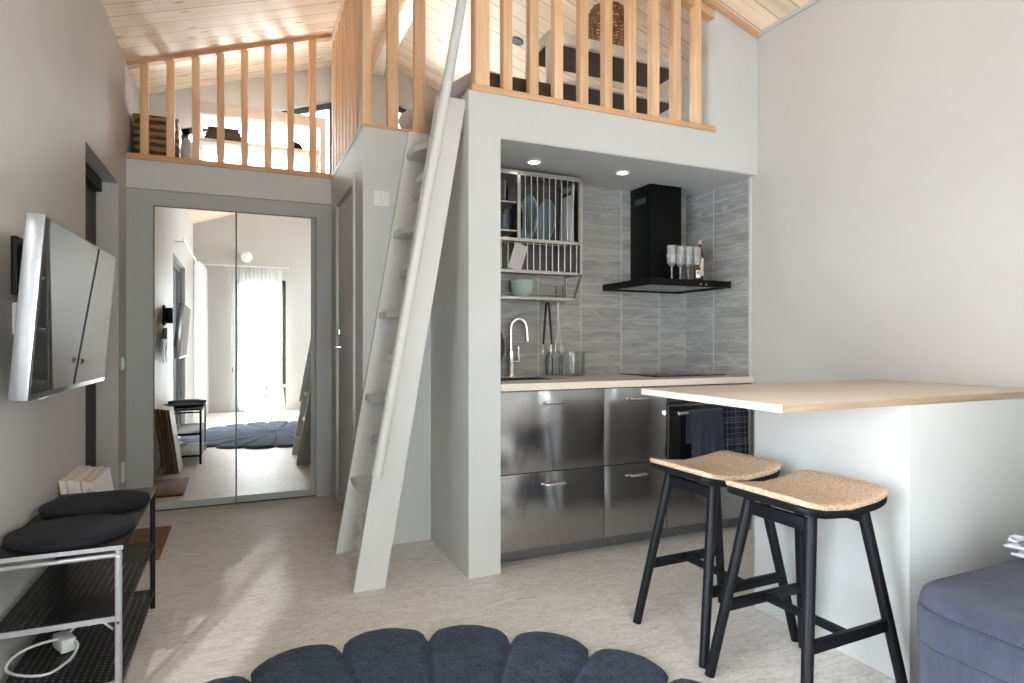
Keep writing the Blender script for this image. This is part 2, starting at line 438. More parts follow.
def obj(name, b, mat, parent=None, smooth=40, origin=None, solid=0, sub=0):
    bm = b.bm
    bmesh.ops.recalc_face_normals(bm, faces=bm.faces)
    if parent is not None and origin is None: o = W[parent.name].copy()
    elif origin is not None: o = Vector(origin)
    else:
        xs = [v.co for v in bm.verts]
        o = Vector(((min(c.x for c in xs) + max(c.x for c in xs)) / 2, (min(c.y for c in xs) + max(c.y for c in xs)) / 2, min(c.z for c in xs)))
    for v in bm.verts: v.co -= o
    me = bpy.data.meshes.new(name); bm.to_mesh(me); bm.free()
    for m in (mat if isinstance(mat, (list, tuple)) else [mat]): me.materials.append(m)
    if smooth:
        me.shade_smooth(); me.set_sharp_from_angle(angle=math.radians(smooth))
    ob = bpy.data.objects.new(name, me); COL.objects.link(ob)
    W[ob.name] = o
    if parent is not None:
        ob.parent = parent; ob.location = o - W[parent.name]
    else: ob.location = o
    if solid:
        md = ob.modifiers.new('thickness', 'SOLIDIFY'); md.thickness = solid; md.offset = 0
    if sub:
        md = ob.modifiers.new('smooth', 'SUBSURF'); md.levels = sub; md.render_levels = sub
    return ob

def tag(o, label, cat, group=None):
    o['label'] = label; o['category'] = cat
    if group: o['group'] = group
    return o

def thing(name, loc, label, cat, group=None):
    o = bpy.data.objects.new(name, None); COL.objects.link(o); o.location = loc
    o.empty_display_size = .1; W[o.name] = Vector(loc)
    return tag(o, label, cat, group)

def struct(name, b, mat, parent=None, smooth=30):
    o = obj(name, b, mat, parent, smooth=smooth, origin=(0, 0, 0) if parent is None else None)
    if parent is None: o['kind'] = 'structure'
    return o

def dup(root, loc, label, group=None, rot=None):
    r = root.copy(); COL.objects.link(r); r.location = loc; r['label'] = label
    if group: r['group'] = group
    if rot is not None: r.rotation_euler = rot
    W[r.name] = Vector(loc)
    def rec(src, dst):
        for ch in list(src.children):
            c = ch.copy(); COL.objects.link(c); c.parent = dst; rec(ch, c)
    rec(root, r); return r

# ------------------------------------------------------------------ dimensions
XL, XR = -.68, 2.78           # left and right wall faces
YN, YFAR = -1.40, 5.25        # wall behind the camera, loft gable
YK = 3.37                     # kitchen back wall
YP = 2.74                     # pier / loft front
YM = 4.63                     # wardrobe front
XB = .60                      # stair cupboard side
XP0, XP1 = .98, 1.143         # pier
RIDX, RIDZ, RS = 1.05, 3.515, .341
def roofz(x): return RIDZ - RS * abs(x - RIDX)

# ------------------------------------------------------------------ setting
b = B(); b.box(XL - .4, XR + .2, YN - .2, YFAR + .2, -.1, 0); struct('floor', b, M['floor'])

# left wall: sliding door opening and entrance recess
b = B(); T = .16
WY0, WY1, WZ = .05, 1.66, 2.08
b.box(XL - T, XL, YN - .2, WY0, 0, 2.93); b.box(XL - T, XL, WY0, WY1, WZ, 2.93)
b.box(XL - T, XL, WY1, 3.50, 0, 2.93); b.box(XL - T, XL, 3.50, 4.365, 2.072, 2.93); b.box(XL - T, XL, 4.365, YFAR + .1, 0, 2.93)
struct('wall_left', b, M['wall'])
# right wall with an unseen window added to light the left wall
b = B(); RY0, RY1, RZ0, RZ1 = -1.34, -.05, .95, 2.35
b.box(XR, XR + T, YN - .2, RY0, 0, 2.93); b.box(XR, XR + T, RY0, RY1, 0, RZ0); b.box(XR, XR + T, RY0, RY1, RZ1, 2.93)
b.box(XR, XR + T, RY1, YFAR + .1, 0, 2.93); struct('wall_right', b, M['wall'])
# wall behind the viewpoint with a glazed door
b = B(); DX0, DX1, DZ = -.10, .66, 2.10
b.box(XL, DX0, YN - .16, YN, 0, 2.93); b.box(DX0, DX1, YN - .16, YN, DZ, 2.93); b.box(DX1, XR, YN - .16, YN, 0, 2.93)
b.prism([(XL, 2.93), (XR, 2.93), (XR, roofz(XR)), (RIDX, RIDZ), (XL, roofz(XL))], 1, YN - .16, YN)
struct('wall_near', b, M['wall'])
# loft gable with two sloping windows
b = B(); T2 = .14
lx0, lx1, rx0, rx1 = -.42, .72, 1.20, 1.80
WB = 2.36
def wt(x): return roofz(x) - .285
b.box(XL, XR, YFAR, YFAR + T2, 0, WB)
b.prism([(XL, WB), (lx0, WB), (lx0, wt(lx0)), (lx0, roofz(lx0)), (XL, roofz(XL))], 1, YFAR, YFAR + T2)
b.prism([(lx0, wt(lx0)), (lx1, wt(lx1)), (lx1, roofz(lx1)), (lx0, roofz(lx0))], 1, YFAR, YFAR + T2)
b.prism([(lx1, WB), (rx0, WB), (rx0, roofz(rx0)), (RIDX, RIDZ), (lx1, roofz(lx1))], 1, YFAR, YFAR + T2)
b.prism([(rx0, wt(rx0)), (rx1, wt(rx1)), (rx1, roofz(rx1)), (rx0, roofz(rx0))], 1, YFAR, YFAR + T2)
b.prism([(rx1, WB), (XR, WB), (XR, roofz(XR)), (rx1, roofz(rx1)), (rx1, wt(rx1))], 1, YFAR, YFAR + T2)
struct('wall_far', b, M['wall'])
def sloped_window(name, x0, x1):
    y0, y1 = YFAR + .05, YFAR + .10
    o = B(); w = .05
    o.prism([(x0, WB), (x0 + w, WB), (x0 + w, wt(x0 + w)), (x0, wt(x0))], 1, y0, y1)
    o.prism([(x1 - w, WB), (x1, WB), (x1, wt(x1)), (x1 - w, wt(x1 - w))], 1, y0, y1)
    o.prism([(x0, wt(x0) - w), (x1, wt(x1) - w), (x1, wt(x1)), (x0, wt(x0))], 1, y0, y1)
    o.box(x0, x1, y0, y1, WB, WB + w)
    f = struct(name, o, M['darkedge'])
    g = B(); g.prism([(x0 + w, WB + w), (x1 - w, WB + w), (x1 - w, wt(x1 - w) - w), (x0 + w, wt(x0 + w) - w)], 1, y0 + .02, y0 + .026)
    obj('pane', g, M['glass'], f)
sloped_window('window_1', lx0, lx1); sloped_window('window_2', rx0, rx1)

# roof slopes
for nm, xa, xb in (('ceiling', XL - .2, RIDX), ('ceiling_slope', RIDX, XR + .2)):
    b = B(); b.prism([(xa, roofz(xa)), (xb, roofz(xb)), (xb, roofz(xb) + .12), (xa, roofz(xa) + .12)], 1, YN - .3, YFAR + .25)
    struct(nm, b, M['planks'])
b = B(); b.box(.995, 1.105, YN, YFAR, 3.375, RIDZ - .006, .008); struct('ridge_beam', b, M['beam'])
# white joint beads where wall meets boards on the right wall
b = B(); b.prism([(XR - .012, roofz(XR - .012) - .002), (XR, roofz(XR) - .002), (XR, roofz(XR) - .02), (XR - .012, roofz(XR) - .02)], 1, YN, YP)
struct('trim_1', b, M['wall'])
b = B(); b.prism([(1.2, roofz(1.2) - .03), (XR, roofz(XR) - .03), (XR, roofz(XR) - .001), (1.2, roofz(1.2) - .001)], 1, YP - .022, YP - .002)
struct('trim_2', b, M['pinex'])

# loft deck, pier, partitions
b = B()
b.box(XP0, XR, YP, YFAR, 2.102, 2.305); b.box(XB, XP0, YK, YFAR, 2.102, 2.28); b.box(XL, XB, YM, YFAR, 2.112, 2.298)
struct('floor_loft', b, M['pale'])
b = B(); b.box(XP1 + .001, XR, YP + .005, YK, 2.097, 2.102); struct('ceiling_kitchen', b, M['soffit'])
b = B(); b.box(XP0, XP1, YP, YK, 0, 2.102); struct('wall_pier', b, M['pale'])
b = B(); b.box(XB, XR, YK, YK + .09, 0, 2.102); struct('wall_kitchen', b, M['pale'])
DY0, DY1 = 3.66, 4.30
b = B(); b.box(XB, XB + .08, YK + .09, DY0, 0, 2.102); b.box(XB, XB + .08, DY1, YM + .02, 0, 2.102); b.box(XB, XB + .08, DY0, DY1, 2.03, 2.102)
struct('wall_cupboard', b, M['pale'])
b = B(); b.box(2.465, XR, YP, YP + .20, 2.305, roofz(2.465) - .02)
struct('wall_return', b, M['pale'])
# tiles
b = B(); b.box(XP1, XR - .01, YK - .01, YK, .90, 2.097); struct('wall_tiles', b, M['tile'])
b = B(); b.box(XR - .01, XR, YP + .05, YK, .90, 2.097); struct('wall_tiles_side', b, M['tileside'])
b = B(); b.box(XR - .011, XR - .001, YP + .043, YP + .05, .90, 2.097); struct('trim_3', b, M['pale'])

# entrance door in the left recess
b = B(); b.box(XL - .16, XL - .115, 3.50, 4.365, 0, 2.072); d = struct('door_1', b, M['black'])
b = B(); b.box(XL - .115, XL - .075, 3.50, 3.56, 0, 2.07); b.box(XL - .115, XL - .075, 3.56, 4.305, 2.0, 2.07); obj('door_frame', b, M['black'], d)
b = B(); b.tube([(XL - .115, 3.64, 1.03), (XL - .065, 3.64, 1.03), (XL - .065, 3.76, 1.03)], .009); obj('door_handle', b, M['chrome'], d)
# cupboard door on the stair box
b = B(); b.box(XB + .004, XB + .045, DY0 + .004, DY1 - .004, .006, 2.026, .003); d = struct('door_2', b, M['pale'])
b = B()
b.box(XB - .014, XB, DY1 - .0, DY1 + .055, 0, 2.085); b.box(XB - .014, XB, DY0 - .055, DY1, 2.03, 2.085); b.box(XB - .014, XB, DY0 - .055, DY0, 0, 2.03)
obj('door_frame', b, M['pale'], d)
b = B(); b.tube([(XB + .012, 4.215, 1.08), (XB - .045, 4.215, 1.08), (XB - .045, 4.10, 1.08)], .009); b.tube([(XB + .012, 4.215, 1.08), (XB + .006, 4.215, 1.08)], .025, 16)
obj('door_handle', b, M['chrome'], d)
b = B(); b.tube([(XB + .012, 4.215, 1.18), (XB - .006, 4.215, 1.18)], .024, 16); b.box(XB - .016, XB - .006, 4.21, 4.22, 1.165, 1.195); obj('lock', b, M['chrome'], d)

# sliding glass door in the left wall
b = B(); fx0, fx1 = XL - .11, XL - .05; w = .06; MY = .93
b.box(fx0, fx1, WY0, WY0 + w, 0, WZ); b.box(fx0, fx1, WY1 - w, WY1, 0, WZ); b.box(fx0, fx1, WY0, WY1, WZ - w, WZ); b.box(fx0, fx1, WY0, WY1, 0, .04)
for m_ in (MY,): b.box(fx0 + .02, fx1 - .02, m_ - .022, m_ + .022, .04, WZ - w)
d = struct('window_3', b, M['darkedge'])
b = B(); b.box(XL - .082, XL - .076, WY0 + w, MY - .022, .04, WZ - w); obj('pane', b, M['glasst'], d)
b = B(); b.box(XL - .082, XL - .076, MY + .022, WY1 - w, .04, WZ - w); obj('pane', b, M['glass2'], d)
# glazed door in the wall behind
b = B(); y0, y1 = YN - .13, YN - .02; w = .07
b.box(DX0, DX0 + w, y0, y1, 0, DZ); b.box(DX1 - w, DX1, y0, y1, 0, DZ); b.box(DX0, DX1, y0, y1, DZ - w, DZ); b.box(DX0, DX1, y0, y1, 0, .09)
d = struct('door_3', b, M['darkedge'])
b = B(); b.box(DX0 + w, DX1 - w, YN - .078, YN - .072, .09, DZ - w); obj('pane', b, M['glass'], d)
# unseen window over the sofa, sized to brighten the left wall
b = B(); x0, x1 = XR + .03, XR + .12; w = .055
b.box(x0, x1, RY0, RY0 + w, RZ0, RZ1); b.box(x0, x1, RY1 - w, RY1, RZ0, RZ1); b.box(x0, x1, RY0, RY1, RZ0, RZ0 + w); b.box(x0, x1, RY0, RY1, RZ1 - w, RZ1); b.box(x0, x1, -.73, -.67, RZ0, RZ1)
d = struct('fill_window', b, M['darkedge'])
for p, q in ((RY0 + w, -.73), (-.67, RY1 - w)):
    b = B(); b.box(XR + .072, XR + .078, p, q, RZ0 + w, RZ1 - w); obj('pane', b, M['glass'], d)

# ------------------------------------------------------------------ mirrored wardrobe
t = thing('wardrobe', (-.03, YM, 0), 'built in grey wardrobe with two tall mirror doors at the end of the room', 'wardrobe')
b = B()
b.box(XL, -.528, YM, YM + .5, 0, 2.108); b.box(.492, XB, YM, YM + .5, 0, 2.108); b.box(-.528, .492, YM, YM + .5, 2.008, 2.108)
b.box(-.528, .492, YM + .48, YM + .5, 0, 2.008); obj('frame', b, M['wardrobe'], t)
b = B(); b.box(-.526, .490, YM + .012, YM + .02, 0, 2.006); obj('shadow_gap', b, M['gapdark'], t)
for i, (x0, x1, kx) in enumerate(((-.523, -.0365, -.055), (-.0315, .487, -.013))):
    b = B(); b.box(x0, x1, YM - .004, YM + .012, .012, 2.002, .0015)
    d = obj('mirror_door', b, M['wardrobe'], t)
    xe = x1 if i == 0 else x1 - .03
    b = B(); b.box(x0 + .003, xe - .002, YM - .0075, YM - .004, .058, 1.998); obj('mirror', b, M['mirror'], d)
    b = B(); b.tube([(kx, YM - .0075, .925), (kx, YM - .034, .925)], .006, 10); b.tube([(kx, YM - .03, .91), (kx, YM - .03, .94)], .006, 10); obj('knob', b, M['chromes'], d)

# ------------------------------------------------------------------ balustrades
def balustrade(nm, lab): return thing(nm, (0, 0, 2.3), lab, 'balustrade')
t = balustrade('balustrade', 'pine balustrade with sloping top rail above the mirrored wardrobe')
W[t.name] = Vector((XL, YM, 2.3)); t.location = W[t.name]
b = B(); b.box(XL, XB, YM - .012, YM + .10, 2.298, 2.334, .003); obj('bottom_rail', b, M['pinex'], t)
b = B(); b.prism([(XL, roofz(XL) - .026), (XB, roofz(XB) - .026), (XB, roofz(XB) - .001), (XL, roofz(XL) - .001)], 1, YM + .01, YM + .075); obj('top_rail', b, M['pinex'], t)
for k in range(8):
    x = -.609 + k * .1505
    b = B(); b.box(x + .004, x + .05, YM + .012, YM + .07, 2.334, roofz(x) - .022, .002); obj('baluster', b, M['pine'], t)
t = balustrade('balustrade', 'pine balustrade of close battens running back along the stair cupboard side')
W[t.name] = Vector((XB, YK, 2.28)); t.location = W[t.name]
b = B(); b.box(XB - .004, XB + .075, YK + .05, YM - .013, 2.28, 2.318, .002); obj('bottom_rail', b, M['pale'], t)
zt = roofz(XB) - .01
b = B(); b.box(XB + .005, XB + .06, YK + .062, YM + .1, zt - .05, zt); obj('top_rail', b, M['beam'], t)
for k in range(9):
    y = 3.475 + k * .142
    b = B(); b.box(XB + .008, XB + .054, y, y + .072, 2.318, zt - .05, .002); obj('baluster', b, M['pine'], t)
t = balustrade('balustrade', 'short pine balustrade of three battens beside the top of the loft ladder')
W[t.name] = Vector((XB, YK, 2.28)); t.location = W[t.name]
b = B(); b.box(XB - .004, .875, YK - .006, YK + .048, 2.28, 2.296, .002); obj('bottom_rail', b, M['pinex'], t)
for i, (x0, x1) in enumerate(((XB, .648), (.736, .797), (.888, .95))):
    b = B(); b.box(x0, x1, YK + .004, YK + .05, 2.296 if x1 < .9 else 2.28, roofz(x0) - .07, .002); obj('newel_post' if i == 0 else 'baluster', b, M['pine'], t)
b = B(); b.prism([(XB, roofz(XB) - .07), (.96, roofz(.96) - .07), (.96, roofz(.96) - .02), (XB, roofz(XB) - .02)], 1, YK, YK + .06); obj('top_rail', b, M['pinex'], t)
t = balustrade('balustrade', 'wide pine balustrade along the loft edge above the kitchen niche')
W[t.name] = Vector((1.07, YP, 2.305)); t.location = W[t.name]
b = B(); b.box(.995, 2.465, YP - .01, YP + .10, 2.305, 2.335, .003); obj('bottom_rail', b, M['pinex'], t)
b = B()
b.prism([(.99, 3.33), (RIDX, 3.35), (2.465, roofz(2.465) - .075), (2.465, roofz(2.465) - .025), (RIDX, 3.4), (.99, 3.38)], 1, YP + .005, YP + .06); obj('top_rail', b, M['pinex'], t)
b = B(); b.box(1.014, 1.086, YP - .004, YP + .07, 2.335, 3.34, .003); obj('newel_post', b, M['pine'], t)
for x in (1.14, 1.282, 1.42, 1.567, 1.713, 1.862, 2.014, 2.160, 2.302):
    b = B(); b.box(x + .020, x + .068, YP + .004, YP + .05, 2.335, min(3.36, roofz(x) - .05), .002); obj('baluster', b, M['pine'], t)

# ------------------------------------------------------------------ loft ladder
LS = .1715
t = thing('loft_ladder', (.52, 3.07, 0), 'steep grey painted loft ladder with paddle treads leaning beside the pier', 'ladder')
for y0, y1 in ((2.788, 2.816), (3.335, 3.365)):
    b = B(); zt = 2.275
    b.prism([(.454, 0), (.596, 0), (.596 + LS * zt, zt), (.454 + LS * zt, zt)], 1, y0, y1, .003); obj('stringer', b, M['ladder'], t)
for k in range(10):
    z = .182 + .2185 * k; xo = LS * z
    far = k % 2 == 1
    xf, xn, xb = .462 + xo, .535 + xo, .59 + xo      # deep front, shallow front, back
    ya, yb = 2.816, 3.335
    P = [(xb, ya), (xb, yb)] + ([(xf, yb), (xf, yb - .17), (xf + .05, yb - .25), (xn, ya)] if far else [(xn, yb), (xf + .05, ya + .25), (xf, ya + .17), (xf, ya)])
    b = B(); b.prism(P, 2, z - .034, z, .003); obj('tread', b, M['ladder'], t)
b = B(); pts = [(.548, 2.742, .515), (.556, 2.742, .56)] + [(.556 + .1815 * (z - .56), 2.742, z) for z in (.9, 1.4, 1.9, 2.3, 2.6, 2.86)]
b.tube(pts, .0235, 16)
h = obj('handrail', b, M['ladder'], t)
for z in (.75, 1.5, 2.15):
    x = .556 + .1815 * (z - .56)
    b = B(); b.tube([(x, 2.742, z), (x + .01, 2.79, z)], .009, 8); obj('bracket', b, M['ladder'], h)

# ------------------------------------------------------------------ switches and sockets
t = thing('light_switch', (.703, YK, 1.897), 'white double light switch high on the stair cupboard wall', 'light switch')
b = B(); b.box(.66, .745, YK - .01, YK, 1.856, 1.938, .003); obj('plate', b, M['whiteplastic'], t)
for x in (.667, .704):
    b = B(); b.box(x, x + .034, YK - .014, YK - .01, 1.864, 1.93, .002); obj('rocker', b, M['white'], t)
t = thing('light_switch', (XL, 4.50, .98), 'slim white light switch on the left wall beside the wardrobe', 'light switch')
b = B(); b.box(XL, XL + .009, 4.455, 4.535, .94, 1.02, .002); obj('plate', b, M['whiteplastic'], t)
b = B(); b.box(XL + .009, XL + .013, 4.465, 4.525, .95, 1.01, .002); obj('rocker', b, M['white'], t)
t = thing('wall_socket', (XL, 4.50, .30), 'white wall socket low on the left wall behind the bench', 'socket')
b = B(); b.box(XL, XL + .012, 4.455, 4.535, .24, .365, .002); obj('plate', b, M['whiteplastic'], t)
b = B(); b.tube([(XL + .012, 4.495, .30), (XL + .014, 4.495, .30)], .02, 14); obj('inset', b, M['white'], t)

# ------------------------------------------------------------------ television
t = thing('television', (-.53, 2.52, .957), 'flat television with silver frame hanging tilted on the left wall', 'television')
def tvx(z): return -.535 + (z - .957) * .079
b = B(); th = .045; ang = math.atan(.079)
Y0, Y1, TH = 2.035, 2.965, .508
rot = Matrix.Translation((-.525, 2.035, .957)) @ Matrix.Rotation(-.014, 4, 'Z') @ Matrix.Translation((0, -2.035, 0)) @ Matrix.Rotation(ang, 4, 'Y')
b.box(-th, 0, Y0, Y1, 0, TH, .004).mul(rot); obj('casing', b, M['tvcase'], t)
b = B(); b.box(.0005, .002, Y0 + .008, Y1 - .008, .018, TH - .008).mul(rot); obj('screen', b, M['tvscreen'], t)
b = B(); b.box(-th - .022, -th, Y0 + .18, Y1 - .18, .1, TH - .12, .006).mul(rot); obj('back_panel', b, M['black'], t)
t = thing('wall_bracket', (XL, 2.42, 1.2), 'black folding wall bracket behind the television', 'bracket')
b = B(); b.box(XL, XL + .018, 2.46, 2.62, 1.27, 1.46, .003); obj('wall_plate', b, M['black'], t)
b = B(); b.box(XL + .018, XL + .075, 2.48, 2.53, 1.29, 1.44, .004); obj('arm', b, M['black'], t)
t = thing('media_box', (XL + .02, 2.27, 1.05), 'small white box fixed behind the near edge of the television', 'media box')
b = B(); b.box(XL + .001, XL + .03, 2.465, 2.54, 1.14, 1.245, .006); obj('body', b, M['whiteplastic'], t)
b = B(); b.tube([(XL + .012, 2.52, 1.12), (XL + .012, 2.52, 1.06), (XL + .02, 2.53, 1.02)], .004, 8); obj('cord', b, M['whiteplastic'], t)
b = B()
b.tube([(XL + .03 + .0 * k, 2.55 + .02 * k + .06 * math.sin(k * .7), 1.0 - .012 * k + .10 * (k / 6 - 1) ** 2) for k in range(13)], .0035, 8)
tag(obj('loose_cable', b, M['whiteplastic']), 'thin pale cable looping below the television', 'cable')

# ------------------------------------------------------------------ shoe bench
BX0, BX1, BY0, BY1, BZ = -.665, -.325, 2.175, 2.985, .505
t = thing('shoe_bench', ((BX0 + BX1) / 2, (BY0 + BY1) / 2, 0), 'black metal shoe bench with two perforated shelves against the left wall', 'bench')
b = B(); b.box(BX0, BX1, BY0, BY1, BZ - .014, BZ, .003); obj('top', b, M['black'], t)
b = B(); b.box(BX0 + .002, BX1 - .002, BY0 - .0015, BY0, BZ - .0135, BZ - .001); obj('top_edge', b, M['silver'], t)['label'] = 'near end edge of the black top, sunlight shown as silver colour'
for x in (BX0 + .014, BX1 - .016):
    for y in (BY0 + .012, BY1 - .014):
        b = B(); b.tube([(x, y, 0), (x, y, BZ - .014)], .0098, 14)
        lg = obj('leg', b, M['silver'] if y < 2.5 else M['black'], t)  # near legs: sunlight on black metal put in as silver
        if y < 2.5:
            b = B()
            for z in (BZ - .035, .272):
                b = B(); b.tube([(x, y - .0095, z), (x, y - .013, z)], .005, 8); obj('screw', b, M['chrome'], lg)
for y, m in ((BY0 + .012, 'silver'), (BY1 - .014, 'black')):  # near rung silver for the sun falling on it
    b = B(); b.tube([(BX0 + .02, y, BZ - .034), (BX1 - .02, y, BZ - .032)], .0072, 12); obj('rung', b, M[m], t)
for z in (.283, .085):
    b = B(); b.box(BX0 + .012, BX1 - .012, BY0 + .03, BY1 - .03, z - .002, z); s_ = obj('shelf', b, M['perf'], t)
    b = B(); b.box(BX0 + .012, BX1 - .014, BY0 + .0245, BY0 + .03, z - .016, z); obj('front_lip', b, M['silver'], s_)  # lip coloured silver as if sunlit, the metal is black
    b = B(); b.box(BX1 - .012, BX1 - .009, BY0 + .0245, BY1 - .03, z - .02, z); b.box(BX0 + .009, BX0 + .012, BY0 + .0245, BY1 - .03, z - .02, z); b.box(BX0 + .012, BX1 - .012, BY1 - .03, BY1 - .027, z - .02, z); obj('side_lip', b, M['black'], s_)
def cushion(x, y, r, lab):
    b = B(); prof = [(0, .0), (r * .6, 0), (r - .012, .0), (r - .003, .005), (r, .011), (r - .003, .017), (r - .014, .022), (r * .7, .027), (r * .3, .029), (0, .029)]
    b.lathe(prof, (x, y, BZ), 48); o = obj('seat_cushion', b, M['navy'])
    tag(o, lab, 'cushion', 'round cushions on the bench')
    c = B(); c.tube([(x + (r - .004) * math.cos(a), y + (r - .004) * math.sin(a), BZ + .0175) for a in [2 * PI * k / 48 for k in range(48)]], .003, 6, closed=True)
    obj('piping', c, M['navy'], o)
cushion(-.492, 2.352, .172, 'round dark felt cushion at the near end of the black bench')
cushion(-.492, 2.715, .172, 'round dark felt cushion at the far end of the black bench')
# cable and plug lying on the bench
t = thing('power_adapter', (-.545, 2.50, .086), 'white plug with a looped cord on the bottom shelf of the bench', 'power adapter')
R_ = Matrix.Translation((-.545, 2.50, .087)) @ Matrix.Rotation(.5, 4, 'Z')
b = B(); b.box(-.022, .022, -.045, .045, 0, .045, .006).mul(R_); obj('plug', b, M['whiteplastic'], t)
b = B(); pts = []
for k in range(33):
    a = k / 32 * 2 * PI * 1.05
    pts.append((-.575 + .085 * math.cos(a + .4) + .02 * math.sin(2 * a), 2.40 + .085 * math.sin(a + .4), .092 + .035 * max(0, math.sin(a + .4))))
b.tube(pts, .0042, 8); b.tube([(-.545, 2.545, .115), (-.52, 2.58, .135), (-.48, 2.60, .135), (-.45, 2.60, .115), (-.42, 2.585, .092)], .0042, 8); obj('cord', b, M['whiteplastic'], t)
# boards leaning on the wall beyond the bench
names = ('against the wall, first of the leaning stack', 'second from the wall in the leaning stack', 'in the middle of the leaning stack', 'fourth from the wall in the leaning stack', 'in front of the leaning stack, its white face to the room')
for k in range(5):
    xb, xt = -.600 + .0245 * k, -.676 + .0245 * k
    b = B()
    b.prism([(xb, .0), (xb + .0215, .0), (xt + .0215, .555 - .004 * k), (xt, .555 - .004 * k)], 1, 3.01 + .012 * (k % 2), 3.36 - .01 * (k % 3), .001)
    for f in b.bm.faces:
        n = f.normal if f.normal.length else Vector((0, 0, 1))
        f.normal_update(); n = f.normal
        f.material_index = 1 if n.z > .5 or n.y < -.5 else (2 if n.y > .5 else 0)
    tag(obj('board', b, [M['white'], M['birch'], M['brownboard']], smooth=0), 'pale edged white board ' + names[k], 'board', 'boards leaning beyond the bench')

b = B(); b.box(-.79, -.385, 3.605, 4.205, 0.0005, .014, .003); tag(obj('doormat', b, M['mat']), 'brown coir doormat on the floor at the entrance recess', 'doormat')

# ------------------------------------------------------------------ scalloped rug
b = B(); cx, cy = .40, 1.22; NL = 21; PH = math.radians(111)
def rad(a):
    c = (a - PH) / (2 * PI / NL); f = abs((c % 1) - .5) * 2
    e = 1 - .12 * (1 - math.cos(a - math.radians(60))) / 2 - .10 * max(0, math.cos(a))
    return e * (1.055 + .125 * math.sqrt(max(0, 1 - f * f)))
NU, NV = 21 * 16, 30
def rugp(u, v):
    a = PH + 2 * PI * u; r = rad(a) * min(1, v * 1.0)
    c = (a - PH) / (2 * PI / NL); f = abs((c % 1) - .5) * 2
    groove = max(0, (f - .80) / .20) * min(1, v * 1.6)
    edge = max(0, (v - .965) / .035)
    z = .024 * math.sqrt(max(0, 1 - edge * edge)) * (1 - .62 * groove ** 1.3) + .002
    z += random.uniform(-.0012, .0012)
    return Vector((cx + r * math.cos(a), cy + r * math.sin(a), z))
b.grid(rugp, NU, NV, closed_u=True)
bmesh.ops.remove_doubles(b.bm, verts=[v for v in b.bm.verts if (v.co.x - cx) ** 2 + (v.co.y - cy) ** 2 < 1e-4], dist=.02)
tag(obj('rug', b, M['rug'], smooth=80), 'round navy tufted rug with a scalloped edge on the floor', 'rug')

# ------------------------------------------------------------------ bar stools
def saddle(u, v, hw, hd, top, th):
    return top
def make_stool():
    t = thing('bar_stool', (0, 0, 0), 'black wooden bar stool with a woven saddle seat, the nearer one in front', 'stool', 'bar stools at the counter')
    hw, hd = .197, .170
    def outline(u):
        a = 2 * PI * u; n = 9.0
        c, s_ = math.cos(a), math.sin(a)
        return hw * math.copysign(abs(c) ** (2 / n), c), hd * math.copysign(abs(s_) ** (2 / n), s_)
    def sz(x): return .030 * (x / hw) ** 2 - .012 * (1 - (x / hw) ** 2) * 0
    Z0 = .592
    def slab(z0, z1, k, crown=0.0):
        b = B(); N = 64
        def f(u, v):
            x, y = outline(u)
            # v: 0 bottom centre .. 1 top centre
            if v < .3: s_, z = v / .3 * .97, z0
            elif v < .7:
                q = (v - .3) / .4; s_ = 1 - .02 * abs(2 * q - 1) ** 3; z = z0 + (z1 - z0) * q
            else: s_, z = (1 - v) / .3 * .97, z1
            x *= s_ * k; y *= s_ * k
            return Vector((x, y, z + sz(x) + (crown * (1 - (y / hd) ** 2) if v >= .7 else 0)))
        b.grid(f, N, 20, closed_u=True)
        bmesh.ops.remove_doubles(b.bm, verts=b.bm.verts, dist=.0004)
        return b
    obj('seat', slab(Z0, Z0 + .024, .985), M['blackwood'], t, smooth=50)
    obj('seat_pad', slab(Z0 + .024, Z0 + .042, 1.0, .002), M['weave'], t, smooth=50)['label'] = 'woven seagrass seat pad'
    fx, fy = .224, .187; tx, ty = .118, .118; TZ = Z0 - .004
    def at(sx, sy, z):
        q = 1 - z / TZ
        return Vector((sx * (tx + (fx - tx) * q), sy * (ty + (fy - ty) * q), z))
    for sx in (-1, 1):
        for sy in (-1, 1):
            b = B(); b.tube([at(sx, sy, .002), at(sx, sy, .05), at(sx, sy, TZ + .008)], [.0165, .0168, .0185], 18)
            obj('leg', b, M['blackwood'], t)
    def bar(p, q, w, h):
        b = B(); d = (q - p); L = d.length; x = d.normalized(); z = Vector((0, 0, 1)); y = z.cross(x).normalized(); z = x.cross(y)
        m = Matrix((x, y, z)).transposed().to_4x4(); m.translation = (p + q) / 2
        b.box(-L / 2, L / 2, -w / 2, w / 2, -h / 2, h / 2, .003, mat=None).mul(m); return b
    for sy in (-1, 1):
        obj('rail', bar(at(-1, sy, .238), at(1, sy, .238), .018, .036), M['blackwood'], t)
    obj('stretcher', bar(Vector((0, -at(1, 1, .238).y, .238)), Vector((0, at(1, 1, .238).y, .238)), .018, .026), M['blackwood'], t)
    for sx in (-1, 1): obj('apron', bar(at(sx, -1, .572), at(sx, 1, .572), .018, .042), M['blackwood'], t)
    return t
st = make_stool(); st.location = (1.662, 1.440, 0); st.rotation_euler = (0, 0, .03)
dup(st, (1.668, 1.862, 0), 'black wooden bar stool with a woven saddle seat, the farther one nearer the oven', rot=(0, 0, .03))

